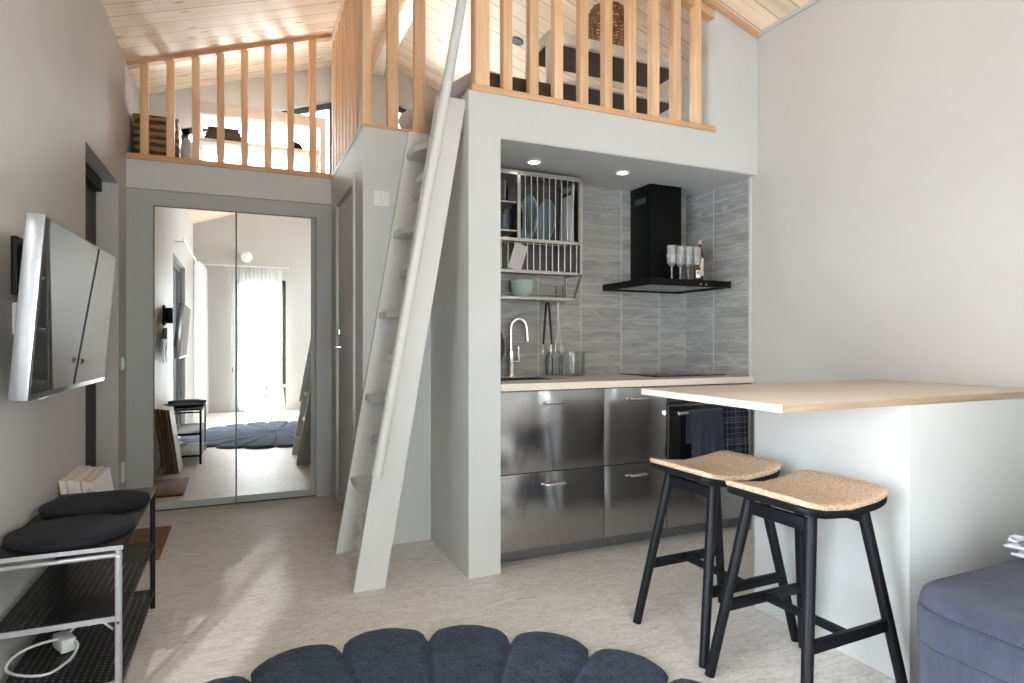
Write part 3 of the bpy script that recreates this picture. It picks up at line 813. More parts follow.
# ------------------------------------------------------------------ peninsula
b = B(); b.box(1.977, XR - .001, 1.306, 1.965, 0, .912, .002); tag(obj('peninsula', b, M['pale']), 'pale painted boxed peninsula standing against the right wall', 'counter base')
b = B(); b.box(1.418, XR - .001, 1.304, 1.985, .9125, .9365, .002)
for f in b.bm.faces:
    f.normal_update(); f.material_index = 2 if f.normal.x < -.7 else (1 if f.normal.y < -.7 else 0)
tag(obj('bar_counter', b, [M['oak'], M['oakedge'], M['birch']]), 'pale birch bar top with plywood edges lying over the peninsula', 'bar top')

# ------------------------------------------------------------------ kitchen run
CY = 2.770
xs = (1.147, 1.745, 2.150, 2.752)
def handle(parent, xc, z, L=.105):
    b = B(); b.tube([(xc - L / 2, CY - .002, z - .004), (xc - L / 2, CY - .03, z - .004), (xc - L / 2 + .006, CY - .033, z - .004), (xc + L / 2 - .006, CY - .033, z - .004), (xc + L / 2, CY - .03, z - .004), (xc + L / 2, CY - .002, z - .004)], .0055, 10)
    obj('handle', b, M['chrome'], parent)
for i, lab in ((0, 'wide stainless steel drawer unit under the sink'), (1, 'narrow stainless steel drawer unit between sink unit and oven')):
    x0, x1 = xs[i], xs[i + 1]
    t = thing('drawer_unit', ((x0 + x1) / 2, CY, 0), lab, 'drawer unit', 'steel kitchen drawer units')
    b = B(); b.box(x0 + .001, x1 - .001, CY + .02, YK - .012, .10, .69 if i == 0 else .872); obj('carcass', b, M['gapdark'], t)
    for z0, z1 in ((.086, .461), (.465, .870)):
        b = B(); b.box(x0 + .0015, x1 - .0015, CY, CY + .02, z0, z1, .002); d = obj('drawer', b, M['steel'], t)
        handle(d, (x0 + x1) / 2, z1 - .055)
t = thing('oven', ((xs[2] + xs[3]) / 2, CY, 0), 'built in black oven under the worktop with towels on its handle', 'oven')
x0, x1 = xs[2], xs[3]
b = B(); b.box(x0 + .001, x1, CY + .02, YK - .012, .32, .872); obj('casing', b, M['gapdark'], t)
b = B(); b.box(x0 + .004, x1 - .002, CY, CY + .02, .778, .870, .002); c = obj('control_panel', b, M['steel'], t)
b = B(); b.box(x0 + .17, x1 - .17, CY - .002, CY, .795, .855); obj('display', b, M['blackgloss'], c)
b = B(); b.box(x0 + .012, x1 - .012, CY - .004, CY + .02, .325, .770, .003); d = obj('oven_door', b, M['blackgloss'], t)
b = B(); b.box(x0 + .003, x0 + .012, CY, CY + .02, .323, .770); b.box(x1 - .012, x1 - .001, CY, CY + .02, .323, .770); b.box(x0 + .012, x1 - .012, CY - .006, CY - .0042, .757, .770); obj('door_trim', b, M['steel'], d)
b = B(); hy = CY - .045; hz = .722
b.tube([(x0 + .05, hy, hz), (x1 - .05, hy, hz)], .0095, 14)
for x in (x0 + .075, x1 - .075): b.tube([(x, hy, hz), (x, CY - .004, hz)], .007, 10)
obj('handle', b, M['chrome'], d)
t = thing('drawer_unit', ((x0 + x1) / 2, CY, 0), 'low stainless steel drawer beneath the black oven', 'drawer unit', 'steel kitchen drawer units')
b = B(); b.box(x0 + .001, x1, CY + .02, YK - .012, .10, .318); obj('carcass', b, M['gapdark'], t)
b = B(); b.box(x0 + .0015, x1 - .0015, CY, CY + .02, .086, .320, .002); d = obj('drawer', b, M['steel'], t); handle(d, (x0 + x1) / 2, .27)
b = B(); b.box(xs[0], XR - .002, CY + .10, CY + .116, 0, .099); tag(obj('plinth', b, M['plinth']), 'dark steel plinth along the floor under the kitchen units', 'plinth')
b = B(); b.box(xs[3] + .001, XR - .011, CY + .004, CY + .02, .0, .874); tag(obj('filler_strip', b, M['steel']), 'thin steel filler strip between oven and right wall', 'filler strip')
# worktop with a sink cut-out
SX0, SX1, SY0, SY1 = 1.20, 1.565, 2.90, 3.215
b = B(); wx0, wx1, wy0, wy1 = XP1 + .002, XR - .011, CY - .015, YK - .011
for q in ((wx0, SX0, wy0, wy1), (SX1, wx1, wy0, wy1), (SX0, SX1, wy0, SY0), (SX0, SX1, SY1, wy1)): b.box(q[0], q[1], q[2], q[3], .875, .91)
bmesh.ops.remove_doubles(b.bm, verts=b.bm.verts, dist=.0005)
for f in b.bm.faces: f.normal_update(); f.material_index = 1 if f.normal.y < -.7 and f.calc_center_median().y < wy0 + .01 else 0
tag(obj('worktop', b, [M['oak'], M['birch']]), 'birch kitchen worktop running the length of the niche', 'worktop')
t = thing('sink', ((SX0 + SX1) / 2, (SY0 + SY1) / 2, .68), 'stainless steel sink set into the worktop by the pier', 'sink')
b = B(); w = .006; H_ = .91
b.box(SX0 + .001, SX1 - .001, SY0 + .001, SY1 - .001, .70, .706); b.box(SX0 + .001, SX0 + w, SY0 + .001, SY1 - .001, .70, .91); b.box(SX1 - w, SX1 - .001, SY0 + .001, SY1 - .001, .70, .91)
b.box(SX0 + .001, SX1 - .001, SY0 + .001, SY0 + w, .70, .91); b.box(SX0 + .001, SX1 - .001, SY1 - w, SY1 - .001, .70, .91); obj('basin', b, M['chrome'], t)
b = B(); r = .018
b.box(SX0 - r, SX1 + r, SY0 - r, SY0 + .006, .9103, .916, .001); b.box(SX0 - r, SX1 + r, SY1 - .006, SY1 + .09, .9103, .916, .001); b.box(SX0 - r, SX0 + .006, SY0 + .006, SY1 - .006, .9103, .916, .001); b.box(SX1 - .006, SX1 + r, SY0 + .006, SY1 - .006, .9103, .916, .001); obj('rim', b, M['silver'], t)
FX, FY = 1.425, 3.262
t = thing('kitchen_tap', (FX, FY, .916), 'chrome arched kitchen tap behind the sink', 'tap')
b = B(); b.lathe([(0, 0), (.026, 0), (.026, .008), (.021, .014), (.021, .15), (.0155, .155), (.0155, .16), (0, .16)], (FX, FY, .916), 24); obj('body', b, M['chrome'], t)
b = B(); zt = 1.195
pts = [(FX, FY, 1.06), (FX, FY, zt)] + [(FX + (.048 - .048 * math.cos(a)) * .88, FY - (.048 - .048 * math.cos(a)) * .35, zt + .052 * math.sin(a)) for a in [PI * k / 10 for k in range(1, 11)]]
ex = pts[-1]; pts.append((ex[0] + .004, ex[1], ex[2] - .05)); b.tube(pts, .0125, 14); obj('spout', b, M['chrome'], t)
b = B(); b.tube([(ex[0] + .004, ex[1], ex[2] - .05), (ex[0] + .006, ex[1], ex[2] - .075)], .0145, 14); obj('spray_head', b, M['chrome'], t)
b = B(); b.tube([(FX + .018, FY, 1.0), (FX + .05, FY - .004, 1.0)], .011, 12); b.tube([(FX + .05, FY - .004, 1.0), (FX + .047, FY - .004, 1.09)], .004, 8); obj('lever', b, M['chrome'], t)
t = thing('induction_hob', (2.45, 3.12, .91), 'thin black glass hob on the worktop below the hood', 'hob')
b = B(); b.box(2.19, 2.72, 2.93, 3.30, .9103, .9165, .002); obj('glass_plate', b, M['blackgloss'], t)
b = B()
for x, y, r in ((2.32, 3.03, .08), (2.58, 3.03, .09), (2.32, 3.21, .07), (2.58, 3.21, .07)):
    b.tube([(x + r * math.cos(2 * PI * k / 40), y + r * math.sin(2 * PI * k / 40), .9166) for k in range(40)], .0006, 4, closed=True)
obj('zone_ring', b, M['silver'], t)

# ------------------------------------------------------------------ cooker hood
t = thing('cooker_hood', (2.43, 3.2, 1.44), 'black box chimney cooker hood over the hob', 'cooker hood')
b = B(); hx0, hx1, hy0, hy1 = 2.105, 2.695, 2.862, YK - .011
w = .012
b.box(hx0, hx1, hy0, hy0 + w, 1.438, 1.478); b.box(hx0, hx1, hy1 - w, hy1, 1.438, 1.478); b.box(hx0, hx0 + w, hy0 + w, hy1 - w, 1.438, 1.478); b.box(hx1 - w, hx1, hy0 + w, hy1 - w, 1.438, 1.478); b.box(hx0 + w, hx1 - w, hy0 + w, hy1 - w, 1.468, 1.478)
obj('canopy', b, M['hood'], t)
b = B(); b.box(hx0 + .05, hx1 - .05, hy0 + .05, hy1 - .05, 1.445, 1.468); obj('grease_filter', b, M['steel'], t)['label'] = 'grey metal grease filter'
b = B(); b.box(2.315, 2.558, 3.148, YK - .011, 1.478, 2.096, .002); c = obj('chimney', b, M['hood'], t)
b = B(); b.box(2.3135, 2.315, 3.19, 3.31, 1.985, 2.02); obj('vent_slot', b, M['darkedge'], c)
b = B()
for x in (2.46, 2.50): b.tube([(x, hy0, 1.452), (x, hy0 - .006, 1.452)], .005, 10)
obj('button', b, M['chrome'], t)
zc = 1.4785
def flute(x, y, lab, src=[None]):
    if src[0] is not None:
        return dup(src[0], (x, y, zc), lab)
    t = thing('champagne_glass', (x, y, zc), lab, 'glass', 'glasses on the cooker hood'); src[0] = t
    b = B(); b.lathe([(0, 0), (.026, 0), (.026, .002), (.006, .006), (.0055, .02), (.0048, .065), (.007, .076)], (x, y, zc), 24); obj('stem', b, M['crystal'], t)
    b = B(); b.lathe([(.004, .076), (.019, .090), (.0265, .115), (.029, .15), (.0275, .205), (.026, .205), (.0275, .15), (.025, .117), (.017, .094), (.0, .082)], (x, y, zc), 24); obj('bowl', b, M['crystal'], t)
    b = B()
    for k in range(8):
        a = 2 * PI * k / 8; b.tube([(x + .0235 * math.cos(a), y + .0235 * math.sin(a), zc + .10), (x + .0295 * math.cos(a), y + .0295 * math.sin(a), zc + .15)], .0019, 5)
    obj('glint_ribs', b, M['silver'], t)  # silver ribs stand in for white highlights on the glass
for x, y, l in ((2.325, 2.95, 'leftmost of the cut crystal champagne glasses on the cooker hood'), (2.388, 2.95, 'second from left of the cut crystal glasses on the cooker hood'), (2.452, 2.955, 'third from left of the cut crystal glasses, behind the small labelled bottle'), (2.512, 2.955, 'rightmost cut crystal glass on the hood, beside the tall bottle')): flute(x, y, l)
def bottle(x, y, r, h, neck, lab, mats, nm='bottle'):
    t = thing(nm, (x, y, zc), lab, 'bottle')
    b = B(); b.lathe([(0, 0), (r - .002, 0), (r, .004), (r, h * .68), (r * .85, h * .74), (neck, h * .82), (neck, h * .92), (0, h * .92)], (x, y, zc), 24); o = obj('body', b, M[mats[0]], t)
    b = B(); b.lathe([(0, h * .9), (neck + .002, h * .9), (neck + .003, h * .97), (neck + .001, h), (0, h)], (x, y, zc), 18); obj('cap', b, M[mats[1]], t)
    b = B(); N = 16
    for i in range(N):
        a0, a1 = -2.6 + 2.2 * i / N, -2.6 + 2.2 * (i + 1) / N; q = r + .0006
        b.bm.faces.new([b.bm.verts.new((x + q * math.cos(a), y + q * math.sin(a), zc + z)) for a, z in ((a0, h * .14), (a1, h * .14), (a1, h * .56), (a0, h * .56))])
    l = obj('label', b, M['label'], t)
    return t, l
bottle(2.556, 2.975, .021, .255, .009, 'tall slim amber bottle at the right end of the cooker hood', ('amber', 'cap'))
t, l = bottle(2.476, 2.905, .020, .105, .010, 'small dark bottle with a round emblem on its white label', ('amber', 'cap'))
b = B(); a = -1.85; q = .0214
for r0, m in ((.011, 0),):
    ring = [(math.cos(2 * PI * k / 20) * r0, math.sin(2 * PI * k / 20) * r0) for k in range(20)]
    b.bm.faces.new([b.bm.verts.new((2.476 + q * math.cos(a + u / .022), 2.905 + q * math.sin(a + u / .022), zc + .042 + v)) for u, v in ring])
obj('emblem', b, M['darkedge'], t)

# ------------------------------------------------------------------ dish rack
RX0, RX1, RF, RB = 1.20, 1.835, 3.15, YK - .0105
RM = 1.425
t = thing('dish_rack', ((RX0 + RX1) / 2, RB, 1.37), 'steel wall mounted dish rack with bars holding plates above the sink', 'dish rack')
b = B(); e = .018
b.box(RX0, RX1, RF, RB, 2.066, 2.078); b.box(RX1 - .006, RX1, RF, RB, 1.505, 2.066); b.box(RX0, RX0 + .006, RF, RB, 1.505, 2.066)
b.box(RM - .003, RM + .003, RB - .02, RB, 1.69, 2.066); obj('housing', b, M['chromes'], t)
b = B(); b.box(RX0 + .006, RX1 - .006, RB - .003, RB, 1.52, 2.066); obj('back_panel', b, M['rackback'], t)
b = B()
for z in (2.052, 1.682, 1.505): b.box(RX0, RX1, RF - .004, RF + .006, z, z + (.016 if z > 1.6 else .012))
b.box(RX0, RX0 + e, RF - .004, RF + .006, 1.505, 2.066); b.box(RX1 - e, RX1, RF - .004, RF + .006, 1.505, 2.066); b.box(RM - e / 2, RM + e / 2, RF - .004, RF + .006, 1.69, 2.066)
obj('front_frame', b, M['chromes'], t)
for k in range(10):
    x = RM + .04 + k * .0385
    b = B(); b.tube([(x, RF, 1.696), (x, RF, 2.053)], .0031, 8); obj('bar', b, M['chromes'], t)
for k in range(15):
    x = RX0 + .04 + k * .0397
    b = B(); b.tube([(x, RF, 1.516), (x, RF, 1.684)], .0031, 8); obj('bar', b, M['chromes'], t)
b = B()
for y in (3.20, 3.26, 3.32): b.tube([(RX0 + .006, y, 1.70), (RX1 - .006, y, 1.70)], .003, 8)
for y in (3.20, 3.26, 3.32): b.tube([(RX0 + .006, y, 1.525), (RX1 - .006, y, 1.525)], .003, 8)
obj('wire_floor', b, M['chromes'], t)
for z in (1.735, 1.895):
    b = B(); b.box(RX0 + .006, RM - .004, RF + .008, RB - .004, z, z + .008); obj('shelf', b, M['chromes'], t)
b = B()
for x in (RX0, RX1 - .006): b.prism([(RF, 1.505), (RF + .03, 1.505), (3.265, 1.362), (3.235, 1.362)], 0, x, x + .006); b.box(x, x + .006, RB - .02, RB, 1.368, 1.505)
b.box(RX0 + .006, RX1 - .006, 3.235, RB, 1.362, 1.368); b.box(RX0 + .006, RX1 - .006, 3.228, 3.235, 1.362, 1.376)
b.tube([(RX0 + .006, 3.222, 1.392), (RX1 - .006, 3.222, 1.392)], .003, 8); obj('tray', b, M['chromes'], t)
b = B(); b.box(1.55, 1.78, 3.20, 3.226, 1.358, 1.366)
for x in (1.575, 1.625, 1.69, 1.745): b.tube([(x, 3.205, 1.358), (x, 3.205, 1.345), (x, 3.19, 1.345), (x, 3.19, 1.352)], .0022, 6)
obj('hook_rail', b, M['chromes'], t)

def plate(x, r, mats, lab, rim, lean=0.0, ribs=False):
    m = Matrix.Translation((x, 3.248, 1.7035 + r)) @ Matrix.Rotation(-PI / 2 + lean, 4, 'Y')
    b = B(); prof = [(0, 0), (r * .6, 0), (r * .66, .004), (r * .97, .018), (r, .020), (r * .985, .0235), (r * .64, .009), (r * .58, .006), (0, .006)]
    b.lathe(prof, (0, 0, 0), 48, m); o = obj('plate', b, M[mats], smooth=35); tag(o, lab, 'plate', 'plates in the dish rack')
    if rim:
        b = B()
        if ribs:
            for k in range(40):
                a = 2 * PI * k / 40; p = [m @ Vector((q * r * math.cos(a), q * r * math.sin(a), z)) for q, z in ((.68, .0115), (.96, .0235))]
                b.tube(p, .0022, 5)
        b.tube([m @ Vector((r * .992 * math.cos(a), r * .992 * math.sin(a), .0215)) for a in [2 * PI * k / 48 for k in range(48)]], .0022, 6, closed=True)
        obj('rim', b, M[rim], o)
plate(1.468, .105, 'navyware', 'small dark round plate at the left of the dish rack', 'navyware')
plate(1.548, .132, 'bluegrey', 'ribbed grey blue plate standing left of the smooth plate in the dish rack', 'bluegrey', 0, True)
plate(1.662, .126, 'bluegrey', 'smooth light blue plate with a pale rim in the dish rack', 'silver')
t = thing('chopping_board', (1.775, 3.25, 1.7035), 'white plastic chopping board with a dark grip slot in the dish rack', 'chopping board')
mt = Matrix.Translation((1.772, 3.25, 1.7035)) @ Matrix.Rotation(.05, 4, 'Y')
b = B(); b.box(0, .008, -.078, .08, 0, .335, .003).mul(mt); obj('panel', b, M['whiteplastic'], t)
b = B(); b.box(-.002, 0, -.055, .055, .282, .306, .001).mul(mt); obj('grip_slot', b, M['darkedge'], t)
mt = Matrix.Translation((1.388, RF - .0075, 1.52)) @ Matrix.Rotation(.32, 4, 'Y')
b = B(); b.box(-.035, .045, -.004, .004, 0, .15, .003).mul(mt)
tag(obj('white_card', b, M['linen']), 'small tilted pale board in front of the lower rack bars', 'small board')
def bowl(z, lab):
    b = B(); b.lathe([(0, 0), (.035, 0), (.038, .004), (.060, .03), (.072, .074), (.069, .074), (.056, .032), (.034, .010), (0, .008)], (1.507, 3.285, z), 36)
    tag(obj('bowl', b, M['green']), lab, 'bowl', 'green bowls in the rack tray')
bowl(1.3685, 'lower of two stacked pale green bowls in the rack tray'); bowl(1.4005, 'upper of two stacked pale green bowls in the rack tray')
def jar(nm, x, y, z, r, h, lab, cat='glass', lid=None, mat='drink', grp=None):
    b = B(); b.lathe([(0, 0), (r * .9, 0), (r, .006), (r, h), (r * .95, h), (r * .95, .008), (0, .008)], (x, y, z), 28)
    o = obj(nm, b, M[mat]); tag(o, lab, cat, grp)
    if lid:
        c = B(); c.lathe([(0, 0), (r * .7, 0), (r * .7, .012), (0, .012)], (x, y, z + h), 20); obj('lid', c, M[lid], o)
    return o
jar('glass_jar', 1.758, 3.29, 1.3685, .026, .085, 'small glass jar at the right end of the rack tray', 'jar', None, 'clear')
for x, y, z, m, l in ((1.345, 3.20, 1.9035, 'drink', 'clear glass on the upper left shelf of the dish rack, right of its neighbour'), (1.275, 3.21, 1.9035, 'drink', 'clear glass half hidden by the pier on the upper rack shelf'),
                      (1.355, 3.20, 1.7435, 'navyware', 'dark mug on the middle left shelf of the dish rack, nearest the divider'), (1.275, 3.22, 1.7435, 'navyware', 'dark mug on the middle rack shelf half hidden by the pier')):
    jar('tumbler' if m == 'drink' else 'mug', x, y, z, .033, .095, l, 'glass' if m == 'drink' else 'mug', None, m)
# hanging tools
t = thing('tongs', (1.625, 3.19, 1.08), 'black kitchen tongs hanging under the dish rack', 'tongs')
for s_ in (-1, 1):
    b = B(); b.tube([(1.625 + s_ * .001, 3.188, 1.348), (1.625 + s_ * .009, 3.188, 1.33), (1.625 + s_ * .020, 3.188, 1.20), (1.625 + s_ * .028, 3.188, 1.10)], [.005, .007, .0065, .006], 8); a = obj('arm', b, M['black'], t)
    b = B(); b.tube([(1.625 + s_ * .027, 3.188, 1.10), (1.625 + s_ * .024, 3.188, 1.05)], [.006, .009], 8); obj('tip', b, M['clear'], a)
t = thing('whisk', (1.70, 3.19, 1.02), 'steel wire whisk hanging under the dish rack right of the tongs', 'whisk')
b = B(); b.tube([(1.695, 3.188, 1.345), (1.695, 3.188, 1.215)], .006, 10); obj('handle', b, M['silver'], t)
b = B()
for k in range(5):
    a = PI * k / 5; c, s_ = math.cos(a), math.sin(a)
    pts = [(1.695 + c * q, 3.188 + s_ * q * .8, z) for q, z in ((.004, 1.216), (.014, 1.15), (.028, 1.09), (.03, 1.06), (.018, 1.035), (0, 1.028), (-.018, 1.035), (-.03, 1.06), (-.028, 1.09), (-.014, 1.15), (-.004, 1.216))]
    b.tube(pts, .0013, 5)
obj('wires', b, M['chrome'], t)
jar('glass_canister', 1.835, 3.275, .9103, .078, .145, 'wide clear glass canister on the worktop beside the sink', 'canister', None, 'clear')
t = thing('soap_bottle', (1.70, 3.31, .917), 'slim clear glass bottle between tap and canister', 'bottle')
b = B(); b.lathe([(0, 0), (.021, 0), (.021, .10), (.010, .125), (.010, .14), (.008, .14), (.008, .125), (.018, .10), (.018, .004), (0, .004)], (1.70, 3.31, .9165), 20); obj('body', b, M['drink'], t)
b = B(); b.lathe([(0, .138), (.011, .138), (.011, .155), (0, .155)], (1.70, 3.31, .9165), 16); obj('cap', b, M['silver'], t)
b = B(); b.lathe([(0, 0), (.164, 0), (.17, .006), (.164, .012), (0, .012)], (0, 0, 0), 48, Matrix.Translation((1.255, 3.357, 1.087)) @ Matrix.Rotation(PI / 2, 4, 'X'))
tag(obj('trivet', b, M['darkwood']), 'dark round wooden board half hidden behind the pier edge by the tap', 'round board')

# towels on the oven handle
def towel(nm, xa, xc, z0, mat, lab, seed):
    random.seed(seed); ph = random.random() * 6
    b = B()
    def f(u, v):
        x = xa + (xc - xa) * u; s_ = (v - .42) / .58
        fold = .006 * math.sin(u * 13 + ph) + .003 * math.sin(u * 29 + ph * 2)
        R = .0135
        if v < .36: z = hz - .17 * (1 - v / .36); return Vector((x, hy + R + .002 + abs(fold) * .3 * (1 - v / .36), z))
        if v < .48:
            a = PI * (v - .36) / .12; return Vector((x, hy + R * math.cos(a), hz + R * math.sin(a)))
        q = (v - .48) / .52; return Vector((x + .004 * math.sin(q * 3 + u * 5), hy - R - (fold + .008) * q, hz - (hz - z0) * q))
    b.grid(f, 30, 44); o = obj(nm, b, M[mat], smooth=80, solid=.004); tag(o, lab, 'towel', 'towels on the oven handle'); return o
towel('tea_towel', 2.262, 2.492, .42, 'towelnavy', 'plain navy tea towel hanging on the oven handle', 1)
towel('tea_towel', 2.498, 2.68, .44, 'plaid', 'dark plaid tea towel on the right of the oven handle', 5)

# ceiling spots of the niche and loft
def spot(x, y, z, lab, mats=('whiteplastic', 'white'), tilt=None):
    t = thing('ceiling_spot', (x, y, z), lab, 'spotlight')
    mt = Matrix.Translation((x, y, z)) @ (tilt or Matrix())
    b = B(); b.lathe([(.030, -.001), (.045, -.001), (.046, -.005), (.040, -.008), (.030, -.006), (.030, -.001)], (0, 0, 0), 32, mt); obj('ring', b, M[mats[0]], t)
    b = B(); b.lathe([(0, -.002), (.030, -.002), (.030, -.0045), (0, -.0045)], (0, 0, 0), 28, mt); obj('lens', b, M[mats[1]], t)
spot(1.458, 3.02, 2.0965, 'white recessed spotlight above the dish rack', ('whiteplastic', 'litlens')); spot(2.02, 3.01, 2.0965, 'white recessed spotlight beside the cooker hood', ('whiteplastic', 'litlens'))
sx, sy = 1.799, 4.008
spot(sx, sy, roofz(sx), 'dark recessed spotlight in the sloping loft ceiling', ('darkedge', 'darkedge'), Matrix.Rotation(math.atan(RS), 4, 'Y'))

# ------------------------------------------------------------------ things on the loft
FZ = 2.3055
t = thing('bed', (1.85, 3.7, FZ), 'low bed on the loft with a dark base and grey mattress', 'bed')
b = B(); b.box(1.12, 1.50, 3.0, 4.6, FZ, 2.449, .01); b.box(1.10, 1.52, 2.945, 2.965, FZ, 2.50); obj('base', b, M['darkwood'], t)
mt = Matrix.Translation((1.118, 2.985, 2.4505)) @ Matrix.Rotation(.25, 4, 'Z')
b = B(); b.box(0, .40, 0, .9, 0, .105, .04, 4).mul(mt); obj('mattress', b, M['linen'], t)
def white_table(loc, x0, x1, y0, y1, z0, zt, zs, lab, under, tt=.05):
    t = thing('side_table', loc, lab, 'table'); w = .042
    b = B(); b.box(x0, x1, y0, y1, zt - tt, zt, .003); o = obj('tabletop', b, M['white'], t)
    if under:
        b = B(); b.box(x0 + .01, x1 - .01, y0 + .02, y1 - .01, zt - tt - .003, zt - tt); obj('underside', b, M['darkwood'], o)
    for x in (x0, x1 - w):
        for y in (y0, y1 - w):
            b = B(); b.box(x, x + w, y, y + w, z0, zt - tt, .002); obj('leg', b, M['white'], t)
    b = B(); b.box(x0 + w, x1 - w, y0 + .01, y1 - .01, zs - .022, zs, .002); o = obj('shelf', b, M['white'], t)
    if under:
        b = B(); b.box(x0 + w, x1 - w, y0 + .03, y1 - .02, zs - .025, zs - .022); obj('underside', b, M['darkwood'], o)
    return t
white_table((2.02, 3.1, FZ), 1.535, 2.455, 2.995, 3.30, FZ, 2.82, 2.575, 'white table with a lower shelf on the loft behind the kitchen balustrade', True, .062)
white_table((.12, 4.95, FZ), -.305, .575, 4.74, 5.10, FZ, 2.775, 2.525, 'white table with a lower shelf below the sloping loft window', False, .08)
b = B()
for k in range(4): b.box(-.24 + .008 * k, .02 - .012 * k, 4.78, 4.98, 2.5255 + .024 * k, 2.549 + .024 * k, .006)
tag(obj('folded_blanket', b, M['darkwood']), 'dark folded blanket on the shelf of the white table by the window', 'blanket')
b = B(); b.prism([(.30, 2.5255), (.42, 2.5255), (.40, 2.565), (.35, 2.585), (.32, 2.56)], 1, 4.76, 4.86, .008); tag(obj('pouch', b, M['navy']), 'small dark pouch on the right of the low white shelf', 'pouch')
t = thing('storage_basket', (-.53, 4.9, 2.3), 'brown banded basket on the loft in the left corner behind the battens', 'basket')
b = B(); b.box(-.665, -.395, 4.76, 5.05, 2.299, 2.60, .03, 4); obj('body', b, M['trunk'], t)
b = B(); b.box(-.668, -.392, 4.757, 5.053, 2.601, 2.64, .018, 3); obj('lid', b, M['trunk'], t)
b = B(); b.grid(lambda u, v: Vector((-.345 + .045 * math.cos(2 * PI * u) * math.sin(PI * v), 4.85 + .09 * math.sin(2 * PI * u) * math.sin(PI * v), 2.419 - .12 * math.cos(PI * v) * (1 if abs(math.cos(PI * v)) < .9 else .98))), 20, 14, closed_u=True)
tag(obj('loft_cushion', b, M['linen'], smooth=80), 'pale cushion standing beside the brown banded basket on the loft', 'cushion')
# rattan basket on the white table
t = thing('rattan_basket', (2.0, 3.14, 2.8205), 'open weave rattan basket standing on the white loft table', 'basket')
b = B(); prof = []
def rr(q): return .085 + .055 * math.sin(PI * min(1, q * .85 + .1))
for k in range(17):
    z = 2.829 + k * .0165; r = rr(k / 16)
    b.tube([(2.0 + (r + .003 * math.sin(a * 12 + k * PI)) * math.cos(a), 3.14 + (r + .003 * math.sin(a * 12 + k * PI)) * math.sin(a), z + .002 * math.sin(a * 9 + k)) for a in [2 * PI * i / 48 for i in range(48)]], .0058, 6, closed=True)
obj('weave', b, M['rattan'], t)
b = B()
for i in range(16):
    a = 2 * PI * i / 16; b.tube([(2.0 + rr(k / 8) * math.cos(a), 3.14 + rr(k / 8) * math.sin(a), 2.826 + k * .0335) for k in range(9)], .004, 6)
obj('ribs', b, M['rattan'], t)
b = B(); b.lathe([(0, 0), (.10, 0), (.10, .006), (0, .006)], (2.0, 3.14, 2.8215), 24); obj('base', b, M['rattan'], t)

# ------------------------------------------------------------------ sofa
t = thing('sofa', (2.2, .1, 0), 'dark blue corduroy sofa with a rounded end beside the peninsula', 'sofa')
SX, SXR, SYE, SY_ = 1.700, XR - .012, 1.15, -1.05
def rbox(x0, x1, y0, y1, z0, z1, rc, re, dome=0.0, n=10, bottom=True):
    # plan rounded by rc at the +y corners, top edge rounded by re
    b = B(); P = []
    def arc(cx, cy, a0, a1, r): return [(cx + r * math.cos(a0 + (a1 - a0) * k / n), cy + r * math.sin(a0 + (a1 - a0) * k / n)) for k in range(n + 1)]
    def outline(o):
        r = max(.004, rc - o)
        return arc(x0 + rc, y1 - rc, PI, PI / 2, r) + arc(x1 - .04, y1 - .04, PI / 2, 0, max(.004, .04 - o)) + arc(x1 - .04, y0 + .04, 0, -PI / 2, max(.004, .04 - o)) + arc(x0 + .04, y0 + .04, -PI / 2, -PI, max(.004, .04 - o))
    levels = [(.006, z0), (0, z0 + .006), (0, z1 - re)]
    for k in range(1, 7):
        a = PI / 2 * k / 6; levels.append((re * (1 - math.cos(a)), z1 - re + re * math.sin(a)))
    for o, z in ((re + .06, z1 + dome * .5), (re + .14, z1 + dome * .85), (re + .22, z1 + dome)): levels.append((o, z))
    rows = []
    for o, z in levels:
        if o > rc:
            q = outline(rc - .001 if rc > .05 else .03); cx_, cy_ = (x0 + x1) / 2, (y0 + y1) / 2
            e = o - rc
            q = [(px + (e if px < cx_ else -e) * min(1, abs(px - cx_) / .3), py + (e if py < cy_ else -e) * min(1, abs(py - cy_) / .3)) for px, py in q]
        else: q = outline(o)
        rows.append([b.bm.verts.new((px, py, z)) for px, py in q])
    m = len(rows[0])
    for a, c in zip(rows, rows[1:]):
        for k in range(m): b.bm.faces.new([a[k], a[(k + 1) % m], c[(k + 1) % m], c[k]])
    b.bm.faces.new(rows[-1]); b.bm.faces.new(rows[0][::-1]); return b
obj('base', rbox(SX + .004, SXR, SY_, SYE, .012, .290, .11, .008), M['sofa'], t, smooth=50)
obj('band', rbox(SX - .002, SXR, SY_, SYE + .004, .291, .386, .115, .012), M['sofa'], t, smooth=50)
obj('seat_cushion', rbox(SX, SXR, SY_, SYE + .002, .387, .445, .12, .052, .012), M['sofa'], t, smooth=60)
b = rbox(2.50, SXR + .004, SY_, 1.0, .46, .80, .06, .06, .01); obj('backrest', b, M['sofa'], t, smooth=60)
b = B(); b.box(SX + .05, SXR - .05, SY_ + .05, SYE - .1, 0, .012); obj('foot', b, M['black'], t)
